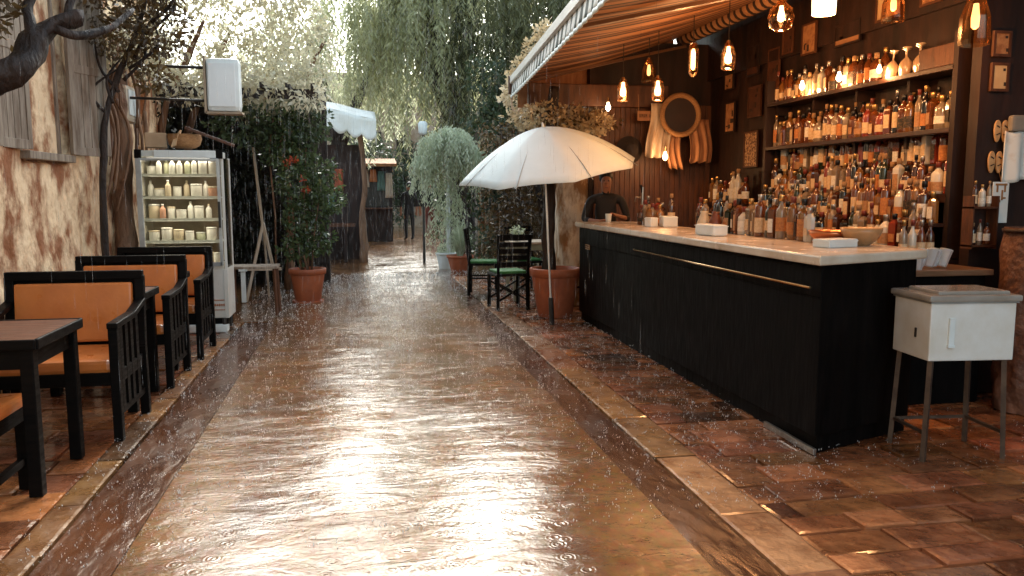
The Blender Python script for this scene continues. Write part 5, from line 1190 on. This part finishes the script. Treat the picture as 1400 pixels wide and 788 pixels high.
person('person in dark jacket and red trousers walking at the far end of the street', (1.95, 22.5, -.008), R(160), {'arm': [hang(-1), hang(1)], 'leg': walk}, dcloth, pmat('red_trousers', (.20, .045, .03), rough=.8), 1.76)
person('person all in black standing by the kiosk at the street end', (1.50, 24.0, -.008), R(200), {'arm': [hang(-1), hang(1)], 'leg': stand}, dcloth, dcloth, 1.70)
o = MB().lathe([(.028, 0), (.035, .09), (.033, .09), (.001, .01)], seg=16, close=False).build('white_mug', whiteplastic); o.location = (2.72, 8.55, 1.096); tag(o, 'white mug on the counter in front of the man in the dark jacket', 'mug')

# ------------------------------------------------------------------ rain and splashes
rainm = D.materials.new('rain_water'); rainm.use_nodes = True
N = rainm.node_tree.nodes; L = rainm.node_tree.links; p = N['Principled BSDF']; p.inputs['Base Color'].default_value = (.8, .8, .78, 1); p.inputs['Roughness'].default_value = .15
tr = N.new('ShaderNodeBsdfTransparent'); ms = N.new('ShaderNodeMixShader'); ms.inputs[0].default_value = .20; L.new(tr.outputs[0], ms.inputs[1]); L.new(p.outputs[0], ms.inputs[2]); L.new(ms.outputs[0], N['Material Output'].inputs[0])
g_ = np.random.default_rng(77)
def slivers(name, n, xr, yr, zr, ln, wd, mat, lean=(.01, 0)):
    x = g_.uniform(*xr, n); y = g_.uniform(*yr, n); z = g_.uniform(*zr, n); l_ = g_.uniform(*ln, n); w_ = g_.uniform(*wd, n) * (1 + y / 14)
    t = np.stack([x + lean[0] * l_, y, z + l_], 1); b = np.stack([x, y, z], 1); c = (t + b) * .5 - np.stack([0 * x, 0 * x, l_ * .25], 1)
    a1 = c + np.stack([w_, 0 * w_, 0 * w_], 1); a2 = c + np.stack([-w_ * .5, w_ * .87, 0 * w_], 1); a3 = c + np.stack([-w_ * .5, -w_ * .87, 0 * w_], 1)
    V = np.stack([t, a1, a2, a3, b], 1).reshape(-1, 3); base = (np.arange(n) * 5)[:, None]
    F = np.concatenate([base + np.array([k]) for k in ((0, 1, 2), (0, 2, 3), (0, 3, 1), (4, 2, 1), (4, 3, 2), (4, 1, 3))])
    return raw_mesh(name, V, F, mat)
o = slivers('rain', 8000, (-2.3, 1.85), (4.6, 20), (.1, 5.2), (.05, .26), (.0003, .0010), rainm); tag(o, 'thin drops of falling rain over the whole street', 'rain', kind='stuff')
splm = pmat('splash_water', (.8, .8, .77), rough=.12, ior=1.33)
V, F = [], []
n = 8500; b0 = 0
for i in range(n):
    y = 3.2 + 11 * g_.random() ** 1.1; x = g_.uniform(-1.4, 2.4) if i % 8 else g_.uniform(1.8, 4.0)
    zb = .012 if (x > 1.55 or x < -1.26) else -.008
    s = g_.uniform(.4, 1.0)
    for k in range(int(g_.integers(2, 6))):
        a = g_.uniform(0, 6.28); r = g_.uniform(0, .028) * s; hh = g_.uniform(.002, .04) * s; w_ = g_.uniform(.0014, .0036) * s * (.62 + y / 9)
        c = np.array([x + r * math.cos(a), y + r * math.sin(a), zb + hh]); hgt = w_ * g_.uniform(1.0, 2.6)
        V += [c + (0, 0, hgt), c + (w_, 0, 0), c + (-w_ * .5, w_ * .87, 0), c + (-w_ * .5, -w_ * .87, 0), c - (0, 0, hgt)]
        F += [(b0, b0 + 1, b0 + 2), (b0, b0 + 2, b0 + 3), (b0, b0 + 3, b0 + 1), (b0 + 4, b0 + 2, b0 + 1), (b0 + 4, b0 + 3, b0 + 2), (b0 + 4, b0 + 1, b0 + 3)]; b0 += 5
o = raw_mesh('rain_splashes', np.array(V), np.array(F), splm); tag(o, 'tiny splashes where raindrops hit the wet street', 'splashes', kind='stuff')

# ------------------------------------------------------------------ light, sky, camera
SUN_EL, SUN_AZ = 33.0, 7.0      # azimuth east of +Y
w = D.worlds.new('World'); scene.world = w; w.use_nodes = True
N = w.node_tree.nodes; L = w.node_tree.links; bgn = N['Background']
sky = N.new('ShaderNodeTexSky'); sky.sky_type = 'NISHITA'; sky.sun_disc = False; sky.sun_elevation = R(SUN_EL); sky.sun_rotation = R(SUN_AZ)
sky.air_density = 1.0; sky.dust_density = 2.5; sky.ozone_density = 1.0
hs = N.new('ShaderNodeHueSaturation'); hs.inputs['Saturation'].default_value = .6
tn_ = N.new('ShaderNodeMix'); tn_.data_type = 'RGBA'; tn_.blend_type = 'MULTIPLY'; tn_.inputs[0].default_value = 1; tn_.inputs[7].default_value = (.93, 1.0, .95, 1)
L.new(sky.outputs[0], hs.inputs['Color']); L.new(hs.outputs[0], tn_.inputs[6]); L.new(tn_.outputs[2], bgn.inputs['Color']); bgn.inputs['Strength'].default_value = .15
sd_ = D.lights.new('sun', 'SUN'); sd_.energy = 1.35; sd_.angle = R(39); sd_.color = (1.0, .99, .955)
so = D.objects.new('sun', sd_); COL.objects.link(so)
dirv = Vector((math.sin(R(SUN_AZ)) * math.cos(R(SUN_EL)), math.cos(R(SUN_AZ)) * math.cos(R(SUN_EL)), math.sin(R(SUN_EL))))
so.rotation_euler = dirv.to_track_quat('Z', 'Y').to_euler()

cam = D.cameras.new('camera'); cam.sensor_width = 36; cam.lens = 1100 / 1400 * 36; cam.clip_start = .05; cam.clip_end = 500
co = D.objects.new('camera', cam); COL.objects.link(co); co.location = (0, 0, 1.43)
co.rotation_euler = (R(90) - math.atan(132 / 1100), 0, -R(10.83)); scene.camera = co
scene.view_settings.view_transform = 'Standard'; scene.view_settings.look = 'None'; scene.view_settings.gamma = 1; scene.view_settings.exposure = 2.08
scene.cycles.max_bounces = 8; scene.cycles.transparent_max_bounces = 24; scene.cycles.sample_clamp_indirect = 6
scene.cycles.use_denoising = True
